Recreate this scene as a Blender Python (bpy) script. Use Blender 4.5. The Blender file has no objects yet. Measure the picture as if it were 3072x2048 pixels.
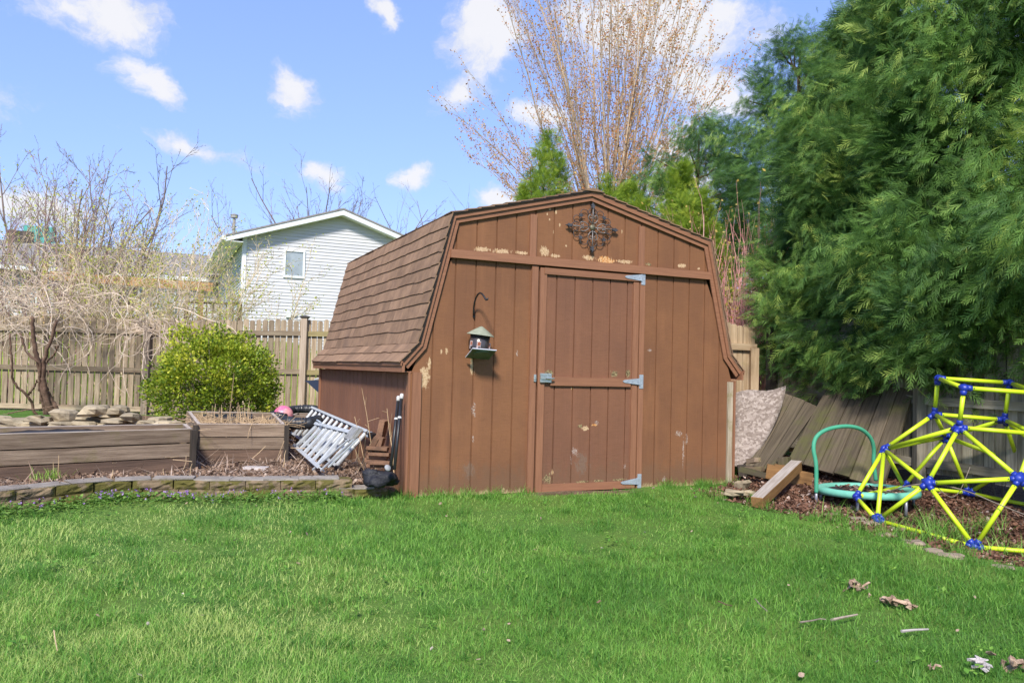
import bpy, math, random
import numpy as np
from mathutils import Vector, Matrix

# ------------------------------------------------------------------ camera, world, sun, exposure
SC = bpy.context.scene
COL = SC.collection
FPX = 2421.79                                   # focal length in pixels of the 3072 px wide photograph
CAM = np.array([-2.1553, -7.0655, 1.1726])
YAW, PITCH, ROLL = -0.4196, 0.0353, 0.0261
def cam_axes():
    cy, sy = math.cos(YAW), math.sin(YAW)
    fw = np.array([-sy*math.cos(PITCH), cy*math.cos(PITCH), math.sin(PITCH)])
    rt = np.array([cy, sy, 0.0]); up = np.cross(rt, fw)
    return math.cos(ROLL)*rt+math.sin(ROLL)*up, -math.sin(ROLL)*rt+math.cos(ROLL)*up, fw
RT, UP, FW = cam_axes()
def at(u, v, Z):                                # a point seen at pixel (u, v), Z metres ahead of the camera
    return CAM+(RT*((u-1536)/FPX)+UP*((1024-v)/FPX)+FW)*Z
def on_z(u, v, z):
    d = RT*((u-1536)/FPX)+UP*((1024-v)/FPX)+FW
    return CAM+d*((z-CAM[2])/d[2])
def on_y(u, v, y):
    d = RT*((u-1536)/FPX)+UP*((1024-v)/FPX)+FW
    return CAM+d*((y-CAM[1])/d[1])
def on_x(u, v, x):
    d = RT*((u-1536)/FPX)+UP*((1024-v)/FPX)+FW
    return CAM+d*((x-CAM[0])/d[0])

cd = bpy.data.cameras.new('camera'); cam = bpy.data.objects.new('camera', cd); COL.objects.link(cam)
cd.sensor_width = 36.0; cd.lens = FPX/3072*36.0; cd.clip_start = 0.05; cd.clip_end = 3000
m = Matrix(((RT[0], UP[0], -FW[0], CAM[0]), (RT[1], UP[1], -FW[1], CAM[1]), (RT[2], UP[2], -FW[2], CAM[2]), (0, 0, 0, 1)))
cam.matrix_world = m
SC.camera = cam

SUN_AZ, SUN_EL = 213.0, 42.0                    # degrees from +Y towards +X, and above the horizon
SUN_STRENGTH, SUN_ANGLE, SKY_STRENGTH, EXPOSURE = 2.0, 9.0, 0.15, 1.6
ld = bpy.data.lights.new('sun', 'SUN'); ld.energy = SUN_STRENGTH; ld.angle = math.radians(SUN_ANGLE); ld.color = (1.0, 0.95, 0.86)
sun = bpy.data.objects.new('sun', ld); COL.objects.link(sun)
sd = Vector((math.sin(math.radians(SUN_AZ))*math.cos(math.radians(SUN_EL)), math.cos(math.radians(SUN_AZ))*math.cos(math.radians(SUN_EL)), math.sin(math.radians(SUN_EL))))
sun.rotation_euler = sd.to_track_quat('Z', 'Y').to_euler(); sun.location = (0, 0, 30)
SC.view_settings.view_transform = 'Standard'; SC.view_settings.look = 'None'
SC.view_settings.exposure = EXPOSURE; SC.view_settings.gamma = 1.0

class NT:                                       # short-hand for node trees
    def __init__(s, tree): s.t = tree; tree.nodes.clear()
    def n(s, typ, **kw):
        nd = s.t.nodes.new(typ)
        for k, val in kw.items():
            if k.startswith('i'):
                key = k[1:]; key = int(key) if key.isdigit() else key.replace('_', ' ')
                if isinstance(val, bpy.types.NodeSocket): s.t.links.new(val, nd.inputs[key])
                else: nd.inputs[key].default_value = val
            else: setattr(nd, k, val)
        return nd
    def math(s, op, a, b=None, c=None, clamp=False):
        nd = s.t.nodes.new('ShaderNodeMath'); nd.operation = op; nd.use_clamp = clamp
        for i, val in enumerate((a, b, c)):
            if val is None: continue
            if isinstance(val, bpy.types.NodeSocket): s.t.links.new(val, nd.inputs[i])
            else: nd.inputs[i].default_value = val
        return nd.outputs[0]
    def vec(s, op, a, b=None):
        nd = s.t.nodes.new('ShaderNodeVectorMath'); nd.operation = op
        for i, val in enumerate((a, b)):
            if val is None: continue
            if isinstance(val, bpy.types.NodeSocket): s.t.links.new(val, nd.inputs[i])
            else: nd.inputs[i].default_value = val
        return nd.outputs['Value'] if op in ('LENGTH', 'DOT_PRODUCT') else nd.outputs[0]
    def mix(s, f, a, b, blend='MIX'):
        nd = s.t.nodes.new('ShaderNodeMix'); nd.data_type = 'RGBA'; nd.blend_type = blend
        for sock, val in ((nd.inputs[0], f), (nd.inputs[6], a), (nd.inputs[7], b)):
            if isinstance(val, bpy.types.NodeSocket): s.t.links.new(val, sock)
            elif isinstance(val, (int, float)): sock.default_value = val
            else: sock.default_value = (*val[:3], 1.0)
        return nd.outputs[2]
    def noise(s, vec, scale, detail=4, rough=.55, dist=0.0):
        nd = s.t.nodes.new('ShaderNodeTexNoise'); s.t.links.new(vec, nd.inputs['Vector'])
        nd.inputs['Scale'].default_value = scale; nd.inputs['Detail'].default_value = detail
        nd.inputs['Roughness'].default_value = rough; nd.inputs['Distortion'].default_value = dist
        return nd.outputs['Fac']
    def step(s, val, lo, hi):
        nd = s.t.nodes.new('ShaderNodeMapRange'); nd.interpolation_type = 'SMOOTHSTEP'
        s.t.links.new(val, nd.inputs[0]); nd.inputs[1].default_value = lo; nd.inputs[2].default_value = hi
        return nd.outputs[0]
    def link(s, a, b): s.t.links.new(a, b)

wd = bpy.data.worlds.new('World'); SC.world = wd; wd.use_nodes = True
w = NT(wd.node_tree)
sky = w.n('ShaderNodeTexSky', sky_type='NISHITA', sun_disc=False, sun_elevation=math.radians(SUN_EL), sun_rotation=math.radians(SUN_AZ),
          air_density=1.0, dust_density=0.6, ozone_density=2.2, altitude=200.0)
tc = w.n('ShaderNodeTexCoord'); sep = w.n('ShaderNodeSeparateXYZ', i0=tc.outputs['Generated'])
az = w.math('ARCTAN2', sep.outputs[0], sep.outputs[1]); el = w.math('ARCSINE', sep.outputs[2])
ae = w.n('ShaderNodeCombineXYZ', i0=az, i1=el, i2=0.0).outputs[0]
warp = w.n('ShaderNodeTexNoise', iVector=ae, iScale=9.0, iDetail=5.0, iRoughness=.62)
aew = w.vec('ADD', ae, w.vec('MULTIPLY', w.vec('SUBTRACT', warp.outputs['Color'], (.5, .5, .5)), (.10, .06, 0)))
def sky_dir(D):                                 # direction (azimuth, elevation) of a pixel of the 2352 px wide view
    d = at(D[0]*3072/2352, D[1]*3072/2352, 1.0)-CAM; d = d/np.linalg.norm(d)
    return math.atan2(d[0], d[1]), math.asin(d[2])
CLOUDS = [  # centre, radii (degrees of sky), tilt, weight
    ((262, 30), 130, 62, .10, 1.1), ((160, 12), 90, 34, -.1, .7), ((342, 178), 100, 46, .55, 1.15), ((678, 196), 62, 66, .4, .95),
    ((452, 345), 140, 26, .1, .75), ((748, 400), 62, 36, .2, .95), ((942, 414), 58, 30, -.3, 1.05), ((1120, 70), 120, 120, 0, 1.25),
    ((1060, 205), 80, 46, -.5, .8), ((1500, 60), 300, 120, .1, 1.2), ((1600, 190), 190, 80, .3, 1.1), ((1230, 262), 90, 44, 0, 1.15),
    ((1150, 462), 80, 34, -.1, 1.0), ((1570, 400), 110, 130, 0, 1.1), ((868, 14), 30, 46, .2, .8), ((70, 490), 170, 60, 0, 1.0),
    ((-300, 150), 260, 90, 0, 1.1), ((-700, 330), 300, 90, .1, 1.0), ((2700, 120), 350, 140, .1, 1.1), ((1700, -420), 500, 160, .1, 1.0), ((300, -500), 420, 130, .2, 1.0)]
field = None
for c, rx, ry, tilt, wt in CLOUDS:
    a0, e0 = sky_dir(c); k = 1/1854.0
    mp = w.n('ShaderNodeMapping', vector_type='TEXTURE', iVector=aew, iLocation=(a0, e0, 0), iRotation=(0, 0, -tilt), iScale=(rx*k, ry*k, 1))
    q = w.math('MULTIPLY_ADD', w.vec('LENGTH', mp.outputs[0]), -wt, wt)
    field = q if field is None else w.math('MAXIMUM', field, q)
nz = w.noise(w.vec('MULTIPLY', aew, (1, 1.35, 1)), 24.0, 9, .66)
nz2 = w.noise(w.vec('ADD', ae, (3.3, 1.7, 0)), 9.0, 5, .55)
dens = w.math('ADD', field, w.math('MULTIPLY', w.math('SUBTRACT', nz, .5), 1.75))
cm = w.math('MULTIPLY', w.step(dens, -.08, .72), .92)
skyg = w.n('ShaderNodeGamma', i0=sky.outputs[0], i1=.55)
skycol = w.mix(1.0, skyg.outputs[0], (0.615, 0.735, 1.11), 'MULTIPLY')
shade = w.step(w.math('ADD', w.math('MULTIPLY', nz2, .7), w.math('MULTIPLY', dens, .5)), .2, .75)
cloudcol = w.mix(shade, (1.42, 1.55, 1.88), (2.1, 2.08, 2.12))
bg = w.n('ShaderNodeBackground', iColor=w.mix(cm, skycol, cloudcol), iStrength=SKY_STRENGTH)
wo = w.n('ShaderNodeOutputWorld'); w.link(bg.outputs[0], wo.inputs[0])

# ------------------------------------------------------------------ mesh building helpers
RNG = np.random.default_rng(11)
def nrm(a):
    a = np.asarray(a, float); return a/np.maximum(np.linalg.norm(a, axis=-1, keepdims=True), 1e-9)
class MB:                                       # collects geometry; build() links it as ONE mesh object
    def __init__(s): s.v = []; s.g = []; s.t = []; s.f = []; s.n = 0
    def add(s, v, f, g=None, t=0.5):            # f: (m,k) array or list of such arrays
        v = np.asarray(v, float).reshape(-1, 3)
        s.v.append(v); s.g.append(v if g is None else np.asarray(g, float).reshape(-1, 3))
        s.t.append(np.full(len(v), t) if np.isscalar(t) else np.asarray(t, float))
        for ff in (f if isinstance(f, list) else [f]): s.f.append(np.asarray(ff, np.int64)+s.n)
        s.n += len(v); return s
    def box(s, c, size, X=(1, 0, 0), Z=(0, 0, 1), t=None, jit=0.0, taper=1.0):
        sx, sy, sz = size; X = nrm(X); Z = np.asarray(Z, float); Z = nrm(Z-X*np.dot(Z, X)); Y = np.cross(Z, X)
        L = np.array([[-1, -1, -1], [1, -1, -1], [1, 1, -1], [-1, 1, -1], [-1, -1, 1], [1, -1, 1], [1, 1, 1], [-1, 1, 1]])*.5
        L = L*np.array([sx, sy, sz])
        if jit: L = L+RNG.normal(0, jit, L.shape)
        if taper != 1.0: L[4:, :2] *= taper
        order = np.argsort([-sx, -sy, -sz], kind='stable'); g = L[:, order]+RNG.uniform(-40, 40, 3)
        v = np.asarray(c, float)+L[:, :1]*X+L[:, 1:2]*Y+L[:, 2:]*Z
        return s.add(v, np.array([[0, 3, 2, 1], [4, 5, 6, 7], [0, 1, 5, 4], [1, 2, 6, 5], [2, 3, 7, 6], [3, 0, 4, 7]]), g, RNG.random() if t is None else t)
    def bar(s, a, b, wd, th, Z=(0, 0, 1), t=None):
        a = np.asarray(a, float); b = np.asarray(b, float)
        return s.box((a+b)/2, (np.linalg.norm(b-a), wd, th), b-a, Z, t)
    def tube(s, P, r, n=6, t=None, caps=True):
        P = np.asarray(P, float); k = len(P); r = np.full(k, r) if np.isscalar(r) else np.asarray(r, float)
        T = nrm(np.gradient(P, axis=0)); ref = np.array([.13, .21, .97]) if abs(T[0, 2]) < .9 else np.array([.97, .2, .1])
        A = nrm(np.cross(T, ref)); B = np.cross(T, A); a = np.arange(n)*2*math.pi/n
        v = P[:, None]+r[:, None, None]*(np.cos(a)[None, :, None]*A[:, None]+np.sin(a)[None, :, None]*B[:, None])
        i = np.arange(k-1)[:, None]*n; j = np.arange(n)[None]; j2 = (j+1) % n
        f = np.stack([i+j, i+j2, i+n+j2, i+n+j], -1).reshape(-1, 4)
        L = np.concatenate([[0], np.cumsum(np.linalg.norm(np.diff(P, axis=0), axis=1))])
        g = np.stack([np.repeat(L, n), np.tile(np.cos(a)*.03, k), np.tile(np.sin(a)*.03, k)], -1)+RNG.uniform(-9, 9, 3)
        fs = [f]
        if caps: fs += [np.arange(n)[::-1][None], (np.arange(n)+(k-1)*n)[None]]
        return s.add(v.reshape(-1, 3), fs, g, RNG.random() if t is None else t)
    def lathe(s, prof, c, ax=(0, 0, 1), n=20, t=.5):
        prof = np.asarray(prof, float); ax = nrm(ax); A = nrm(np.cross(ax, (.3, .9, .31))); B = np.cross(ax, A); a = np.arange(n)*2*math.pi/n
        v = np.asarray(c, float)+prof[:, None, 1:2]*ax+prof[:, None, :1]*(np.cos(a)[None, :, None]*A+np.sin(a)[None, :, None]*B)
        i = np.arange(len(prof)-1)[:, None]*n; j = np.arange(n)[None]; j2 = (j+1) % n
        return s.add(v.reshape(-1, 3), np.stack([i+j, i+j2, i+n+j2, i+n+j], -1).reshape(-1, 4), None, t)
    def prism(s, poly, org, X, Y, Zdir, t=.5, g=None):       # polygon (2D in X,Y) extruded by the vector Zdir
        poly = np.asarray(poly, float); k = len(poly); X = np.asarray(X, float); Y = np.asarray(Y, float)
        v0 = np.asarray(org, float)+poly[:, :1]*X+poly[:, 1:2]*Y; v = np.concatenate([v0, v0+np.asarray(Zdir, float)])
        i = np.arange(k); j = (i+1) % k
        return s.add(v, [np.stack([i, j, j+k, i+k], -1), i[::-1][None], (i+k)[None]], g, t)
    def blob(s, c, rad, t=.5, n=(9, 7), jit=.12, flat=1.0, seed=None):   # a lumpy stone
        r = np.random.default_rng(seed if seed is not None else int(RNG.integers(1e9))); nu, nv = n
        th = np.linspace(0, math.pi, nv); ph = np.arange(nu)*2*math.pi/nu
        S = np.stack([np.sin(th)[:, None]*np.cos(ph), np.sin(th)[:, None]*np.sin(ph), np.cos(th)[:, None]*np.ones(nu)], -1)
        S = np.sign(S)*np.abs(S)**.62
        K = r.normal(size=(5, 3)); w_ = sum(np.sin(S@kk*2+r.uniform(0, 6)) for kk in K)*jit/2.2
        S = S*(1+w_[..., None])
        v = (S*np.asarray(rad)).reshape(-1, 3)
        a = r.uniform(0, 6.28); ca, sa = math.cos(a), math.sin(a)
        if flat < 1: v = v@np.array([[ca, sa, 0], [-sa, ca, 0], [0, 0, 1]])
        i = np.arange(nv-1)[:, None]*nu; j = np.arange(nu)[None]; j2 = (j+1) % nu
        f = np.stack([i+j, i+nu+j, i+nu+j2, i+j2], -1).reshape(-1, 4)
        return s.add(v+np.asarray(c), f, None, t)
    def build(s, name, mat, parent=None, smooth=False, kind=None):
        me = bpy.data.meshes.new(name)
        if s.n:
            V = np.concatenate(s.v); me.vertices.add(len(V)); me.vertices.foreach_set('co', V.astype(np.float32).ravel())
            tot = np.concatenate([np.full(len(f), f.shape[1]) for f in s.f]).astype(np.int32)
            lv = np.concatenate([f.ravel() for f in s.f]).astype(np.int32)
            me.loops.add(len(lv)); me.loops.foreach_set('vertex_index', lv)
            me.polygons.add(len(tot)); st = np.concatenate([[0], np.cumsum(tot)[:-1]]).astype(np.int32)
            me.polygons.foreach_set('loop_start', st); me.polygons.foreach_set('loop_total', tot)
            me.polygons.foreach_set('use_smooth', np.full(len(tot), bool(smooth)))
            a = me.attributes.new('gc', 'FLOAT_VECTOR', 'POINT'); a.data.foreach_set('vector', np.concatenate(s.g).astype(np.float32).ravel())
            a = me.attributes.new('tint', 'FLOAT', 'POINT'); a.data.foreach_set('value', np.concatenate(s.t).astype(np.float32))
            me.update(calc_edges=True); me.validate()
        me.materials.append(mat)
        o = bpy.data.objects.new(name, me); COL.objects.link(o)
        if parent is not None: o.parent = parent
        if kind: o['kind'] = kind
        return o
def thing(name, label, cat, loc=(0, 0, 0), group=None):
    o = bpy.data.objects.new(name, None); COL.objects.link(o); o.location = loc; o.empty_display_size = .1
    o['label'] = label; o['category'] = cat
    if group: o['group'] = group
    return o
def tag(o, label, cat, group=None, kind=None):
    o['label'] = label; o['category'] = cat
    if group: o['group'] = group
    if kind: o['kind'] = kind
    return o
class PM(MB):                                   # like MB, for parts of a thing whose Empty stands at .org: vertices are given in world space
    def __init__(s, org): MB.__init__(s); s.org = np.asarray(org, float)
    def build(s, *a, **k):
        s.g = list(s.g); s.v = [v-s.org for v in s.v]; return MB.build(s, *a, **k)

# ------------------------------------------------------------------ materials
MATS = {}
def material(name, c1, c2=None, scale=(6, 6, 6), lo=.35, hi=.65, rough=.8, tintvar=0.0, bump=0.0, bscale=None, metal=0.0, spec=.3,
             stain=None, stain_scale=2.0, stain_lo=.5, stain_hi=.65, translucent=0.0, c3=None, space='gc', coat=0.0):
    if name in MATS: return MATS[name]
    mt = bpy.data.materials.new(name); mt.use_nodes = True; n = NT(mt.node_tree)
    if space == 'gc': P = n.n('ShaderNodeAttribute', attribute_name='gc').outputs['Vector']
    else: P = n.n('ShaderNodeTexCoord').outputs['Object']
    ps = n.vec('MULTIPLY', P, scale); nz = n.noise(ps, 1.0, 6, .62)
    col = n.mix(n.step(nz, lo, hi), c1, c2 if c2 else c1)
    tv = n.n('ShaderNodeAttribute', attribute_name='tint').outputs['Fac']
    if c3: col = n.mix(n.step(tv, .55, 1.0), col, c3)
    if tintvar:
        val = n.math('MULTIPLY_ADD', tv, 2*tintvar, 1-tintvar)
        col = n.mix(1.0, col, n.n('ShaderNodeCombineColor', i0=val, i1=val, i2=val).outputs[0], 'MULTIPLY')
    if stain:
        sp = n.n('ShaderNodeTexCoord').outputs['Object']
        col = n.mix(n.math('MULTIPLY', n.step(n.noise(sp, stain_scale, 7, .68), stain_lo, stain_hi), .85), col, stain)
    bs = n.n('ShaderNodeBsdfPrincipled', iRoughness=rough, iMetallic=metal)
    bs.inputs['Specular IOR Level'].default_value = spec; bs.inputs['Coat Weight'].default_value = coat
    n.link(col, bs.inputs['Base Color'])
    if bump:
        bp = n.n('ShaderNodeBump', iStrength=min(bump, 1.0), iDistance=.01*max(1, bump), iHeight=n.noise(n.vec('MULTIPLY', P, bscale or scale), 1.0, 6, .65))
        n.link(bp.outputs[0], bs.inputs['Normal'])
    out = n.n('ShaderNodeOutputMaterial'); sh = bs.outputs[0]
    if translucent:
        tr = n.n('ShaderNodeBsdfTranslucent', iColor=col); mx = n.n('ShaderNodeMixShader', i0=translucent); n.link(sh, mx.inputs[1]); n.link(tr.outputs[0], mx.inputs[2]); sh = mx.outputs[0]
    n.link(sh, out.inputs[0]); MATS[name] = mt; return mt
def painted_siding(name, base, base2, patches, edge=None):
    """Brown paint on rough-sawn plywood, flaked off to bare wood in the patches (x, z, rx, rz, tone) of the wall."""
    mt = bpy.data.materials.new(name); mt.use_nodes = True; n = NT(mt.node_tree)
    P = n.n('ShaderNodeTexCoord').outputs['Object']
    fine = n.noise(n.vec('MULTIPLY', P, (9, 9, 260)), 1.0, 4, .6); vert = n.noise(n.vec('MULTIPLY', P, (130, 130, 3)), 1.0, 5, .6)
    big = n.noise(P, 1.3, 5, .6); mid = n.noise(P, 7.0, 6, .7)
    col = n.mix(n.step(big, .35, .7), base, base2)
    col = n.mix(n.math('MULTIPLY', n.step(fine, .42, .72), .42), col, [c*.55 for c in base])
    col = n.mix(n.math('MULTIPLY', n.step(vert, .5, .8), .3), col, [c*1.35 for c in base])
    col = n.mix(n.math('MULTIPLY', n.step(mid, .58, .78), .5), col, [c*.6 for c in base])
    fade = n.noise(n.vec('MULTIPLY', P, (5, 5, .7)), 1.0, 5, .6); col = n.mix(n.math('MULTIPLY', n.step(fade, .5, .72), .4), col, [c*1.28 for c in base])
    drip = n.noise(n.vec('MULTIPLY', P, (38, 38, 1.1)), 1.0, 5, .65); col = n.mix(n.math('MULTIPLY', n.step(drip, .58, .74), .35), col, (.085, .045, .03))
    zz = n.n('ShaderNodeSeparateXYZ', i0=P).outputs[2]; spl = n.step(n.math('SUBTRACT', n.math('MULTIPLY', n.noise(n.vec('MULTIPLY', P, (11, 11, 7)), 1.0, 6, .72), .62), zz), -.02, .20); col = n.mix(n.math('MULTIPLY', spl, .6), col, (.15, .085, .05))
    D = {}
    for (x, z, rx, rz, tone) in patches:
        q = n.vec('MULTIPLY', n.vec('SUBTRACT', P, (x, 0, z)), (1/rx, 0, 1/rz)); L = n.vec('LENGTH', q)
        D[tone] = L if tone not in D else n.math('MINIMUM', D[tone], L)
    chip = n.noise(n.vec('MULTIPLY', P, (46, 46, 17)), 1.0, 6, .72); speck = n.noise(n.vec('MULTIPLY', P, (70, 70, 55)), 1.0, 3, .6)
    tones = {'wood': ((.56, .40, .24), (.40, .25, .13), .70), 'white': ((.50, .44, .40), (.36, .28, .23), .60), 'rot': ((.10, .07, .035), (.33, .26, .13), .62),
             'orange': ((.50, .20, .05), (.62, .42, .22), .85), 'grey': ((.19, .14, .10), (.15, .10, .075), .6)}
    for tone, L in D.items():
        a, b, k = tones[tone]
        msk = n.step(n.math('SUBTRACT', n.math('MULTIPLY_ADD', chip, 2.6, -1.3), n.math('SUBTRACT', L, k)), -.03, .14)
        if tone == 'white': msk = n.math('MULTIPLY', msk, n.step(speck, .44, .58))
        if tone == 'grey': msk = n.math('MULTIPLY', msk, .55)
        col = n.mix(msk, col, n.mix(n.step(speck, .4, .62), a, b))
    if edge is not None:
        z = n.n('ShaderNodeSeparateXYZ', i0=P).outputs[2]
        e1 = n.noise(n.vec('MULTIPLY', P, (24, 24, 9)), 1.0, 5, .7)
        msk = n.step(n.math('SUBTRACT', n.math('MULTIPLY', e1, edge*3.2), n.math('ADD', z, edge*.95)), -.01, .03)
        col = n.mix(msk, col, n.mix(n.step(speck, .4, .6), (.42, .31, .17), (.22, .18, .08)))
    bs = n.n('ShaderNodeBsdfPrincipled', iRoughness=.75); bs.inputs['Specular IOR Level'].default_value = .25; n.link(col, bs.inputs['Base Color'])
    h = n.math('ADD', n.math('MULTIPLY', fine, .6), n.math('MULTIPLY', vert, .5))
    bp = n.n('ShaderNodeBump', iStrength=.55, iDistance=.006, iHeight=h); n.link(bp.outputs[0], bs.inputs['Normal'])
    out = n.n('ShaderNodeOutputMaterial'); n.link(bs.outputs[0], out.inputs[0]); return mt
M = material
trim_m = M('brown_trim_paint', (.275, .126, .068), (.225, .102, .056), (3, 60, 60), rough=.6, bump=.25, bscale=(6, 160, 160), tintvar=.07)
fence_m = M('weathered_fence_wood', (.37, .295, .195), (.21, .15, .098), (2.2, 34, 34), .3, .68, .85, .42, .5, (5, 120, 120), stain=(.135, .135, .06), stain_scale=1.6, stain_lo=.54, stain_hi=.8)
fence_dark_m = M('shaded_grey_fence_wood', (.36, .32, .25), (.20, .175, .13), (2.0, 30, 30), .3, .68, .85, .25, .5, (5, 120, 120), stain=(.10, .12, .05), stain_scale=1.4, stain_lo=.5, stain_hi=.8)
fence_light_m = M('sunlit_fence_wood', (.46, .34, .22), (.32, .22, .13), (2.0, 30, 30), .3, .68, .85, .16, .4, (5, 120, 120), stain=(.30, .24, .09), stain_scale=2.2, stain_lo=.55, stain_hi=.8)  # paler copy for the short fence, sunlight put into the wood colour
post_m = M('pale_post_wood', (.50, .40, .30), (.30, .22, .15), (1.6, 40, 40), .35, .7, .8, .12, .4, (4, 120, 120))
bed_m = M('weathered_bed_plank', (.30, .22, .155), (.145, .098, .066), (2.0, 26, 26), .3, .7, .85, .2, .7, (4, 90, 90), stain=(.14, .125, .035), stain_scale=2.4, stain_lo=.52, stain_hi=.75)
bed_low_m = M('darker_bed_plank', (.20, .125, .085), (.11, .07, .05), (2.0, 26, 26), .3, .7, .85, .2, .6, (4, 90, 90))  # lowest board of each bed is darker and redder
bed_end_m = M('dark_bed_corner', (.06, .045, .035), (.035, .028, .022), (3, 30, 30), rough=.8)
bed_in_m = M('sunlit_plank_edge', (.50, .43, .37), (.36, .28, .22), (3, 40, 40), rough=.85, bump=.4, bscale=(4, 90, 90))
plank_m = M('mossy_old_plank', (.125, .097, .064), (.07, .053, .035), (1.8, 40, 40), .32, .68, .85, .32, .6, (4, 150, 150), stain=(.085, .085, .025), stain_scale=2.6, stain_lo=.46, stain_hi=.72)
timber_m = M('timber_beam', (.30, .16, .06), (.19, .095, .035), (3, 30, 50), .3, .7, .8, .1, .5, (5, 80, 120))
timber_top_m = M('grey_timber_top', (.42, .37, .33), (.30, .25, .21), (3, 50, 50), rough=.85)
block_m = M('rough_concrete_block', (.235, .165, .098), (.135, .10, .063), (9, 9, 9), .3, .7, .95, .22, 1.0, (34, 34, 34), stain=(.085, .078, .010), stain_scale=5.5, stain_lo=.45, stain_hi=.54)
cap_m = M('grey_block_top', (.33, .29, .25), (.22, .19, .165), (10, 10, 10), .3, .7, .95, .12, .8, (50, 50, 50), stain=(.25, .21, .15), stain_scale=5, stain_lo=.55, stain_hi=.7)
rock_m = M('tan_fieldstone', (.42, .34, .22), (.25, .20, .135), (5, 5, 14), .3, .7, .9, .25, .9, (18, 18, 34), stain=(.16, .135, .085), stain_scale=5, stain_lo=.52, stain_hi=.72)
soil_c = ((.13, .085, .055), (.07, .045, .03))
black_m = M('black_plastic', (.012, .012, .014), (.02, .02, .022), rough=.42, spec=.5)
steel_m = M('galvanised_steel', (.42, .47, .52), (.33, .37, .42), (30, 30, 30), rough=.5, metal=.35, spec=.5)
alu_m = M('aluminium', (.52, .535, .54), (.40, .415, .43), (20, 20, 20), rough=.45, metal=.12, spec=.5)
iron_m = M('dark_wrought_iron', (.10, .095, .10), (.06, .058, .062), (30, 30, 30), rough=.5, metal=.4)
iron_light_m = M('worn_grey_iron', (.26, .245, .235), (.16, .15, .145), (50, 50, 50), rough=.5, metal=.4)
white_m = M('white_vinyl', (.74, .76, .76), (.68, .70, .71), (2, 2, 2), rough=.5)
leafcols = dict(box=((.070, .115, .012), (.13, .19, .016)), arb=((.018, .052, .014), (.030, .080, .018)), arbl=((.045, .10, .012), (.085, .17, .018)))

# ------------------------------------------------------------------ terrain
def sm(x, a, b):
    t = np.clip((np.asarray(x, float)-a)/(b-a), 0, 1); return t*t*(3-2*t)
WALL = np.array([(-6.5, -2.2), (-4.6, -.95), (-3.75, -.28), (-3.147, .07), (-2.75, .31), (-2.44, .44), (-2.1, .45), (-1.8, .40), (-1.2, .22), (-.6, .12), (-.03, .045)])
def wall_y(x): return np.interp(x, WALL[:, 0], WALL[:, 1])
MULCH = np.array([(3.55, -.02), (3.0, -.42), (3.02, -.75), (3.3, -1.35), (3.45, -2.0), (3.62, -2.55), (3.9, -2.95), (4.6, -3.35), (5.6, -3.9), (7.5, -5.2)])
def in_mulch(x, y):                             # behind the edge of the leafy strip on the right
    d = np.full(np.shape(x), 1e9); sgn = np.ones(np.shape(x))
    for a, b in zip(MULCH[:-1], MULCH[1:]):
        ab = b-a; px, py = x-a[0], y-a[1]; t = np.clip((px*ab[0]+py*ab[1])/(ab@ab), 0, 1)
        dd = np.hypot(px-t*ab[0], py-t*ab[1]); cr = ab[0]*py-ab[1]*px
        sgn = np.where(dd < d, np.sign(cr), sgn); d = np.minimum(d, dd)
    return d*sgn
def height(x, y):
    x = np.asarray(x, float); y = np.asarray(y, float)
    h = .05*np.clip(y, -9, 0)+sm(x, 3.1, 4.9)*(.09+.08*np.clip(y, -5, .2))*sm(y, -6, -3.5)+.12*np.exp(-((x-5.7)/.5)**2-((y+1.7)/.6)**2)
    bumps = .012*np.sin(x*2.1+1)*np.sin(y*1.7)+.008*np.sin(x*5.3+y*3.1)
    plate = sm(y-wall_y(x), .10, .20)*sm(-x, -.04, .02)*np.where(x < 0, 1, 0)
    rise = .125+.07*sm(y, 2, 5.5)-.04*sm(x, -1.0, -.35)*sm(-y, -1.3, .1)
    h = h*(1-plate)+plate*rise+bumps
    far = sm(np.hypot(x, y), 14, 40); dp = (x-CAM[0])*.407+(y-CAM[1])*.913
    return h*(1-far)+far*(-.05)+1.75*sm(dp, 15.6, 22)*sm(-x, -5, -1)
def axis(lo, hi, step):
    c = np.arange(lo, hi+1e-6, step); e = np.array([.6, 1.5, 3, 6, 12, 25, 50, 110, 250, 600, 1200]); return np.concatenate([lo-e[::-1], c, hi+e])
gx, gy = axis(-6, 9.5, .08), axis(-8, 10, .08)
GX, GY = np.meshgrid(gx, gy); GZ = height(GX, GY)
g = MB(); ny_, nx_ = GX.shape; ii = (np.arange(ny_-1)[:, None]*nx_+np.arange(nx_-1)[None]).ravel()
soil = np.maximum(sm(GY-wall_y(GX), .05, .2)*(GX < 0)*sm(-GY, -8.7, -8.3), sm(in_mulch(GX, GY), -.15, .2)*(GX > 2.8)*(GX < 7.5)*(GY < 1.6))
soil = np.maximum(soil, .9*np.exp(-((GX-1.75)/.75)**2-((GY+.12)/.16)**2))
g.add(np.stack([GX, GY, GZ], -1).reshape(-1, 3), np.stack([ii, ii+1, ii+1+nx_, ii+nx_], -1), None, soil.ravel())
mt = bpy.data.materials.new('ground_cover'); mt.use_nodes = True; n = NT(mt.node_tree)
P = n.n('ShaderNodeTexCoord').outputs['Object']; tv = n.n('ShaderNodeAttribute', attribute_name='tint').outputs['Fac']
n1 = n.noise(P, 1.1, 6, .6); n2 = n.noise(P, 28, 6, .7); n3 = n.noise(P, 90, 4, .7)
gcol = n.mix(n.step(n1, .35, .65), (.075, .16, .030), (.12, .19, .038)); gcol = n.mix(n.step(n2, .5, .75), gcol, (.045, .08, .02))
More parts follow.
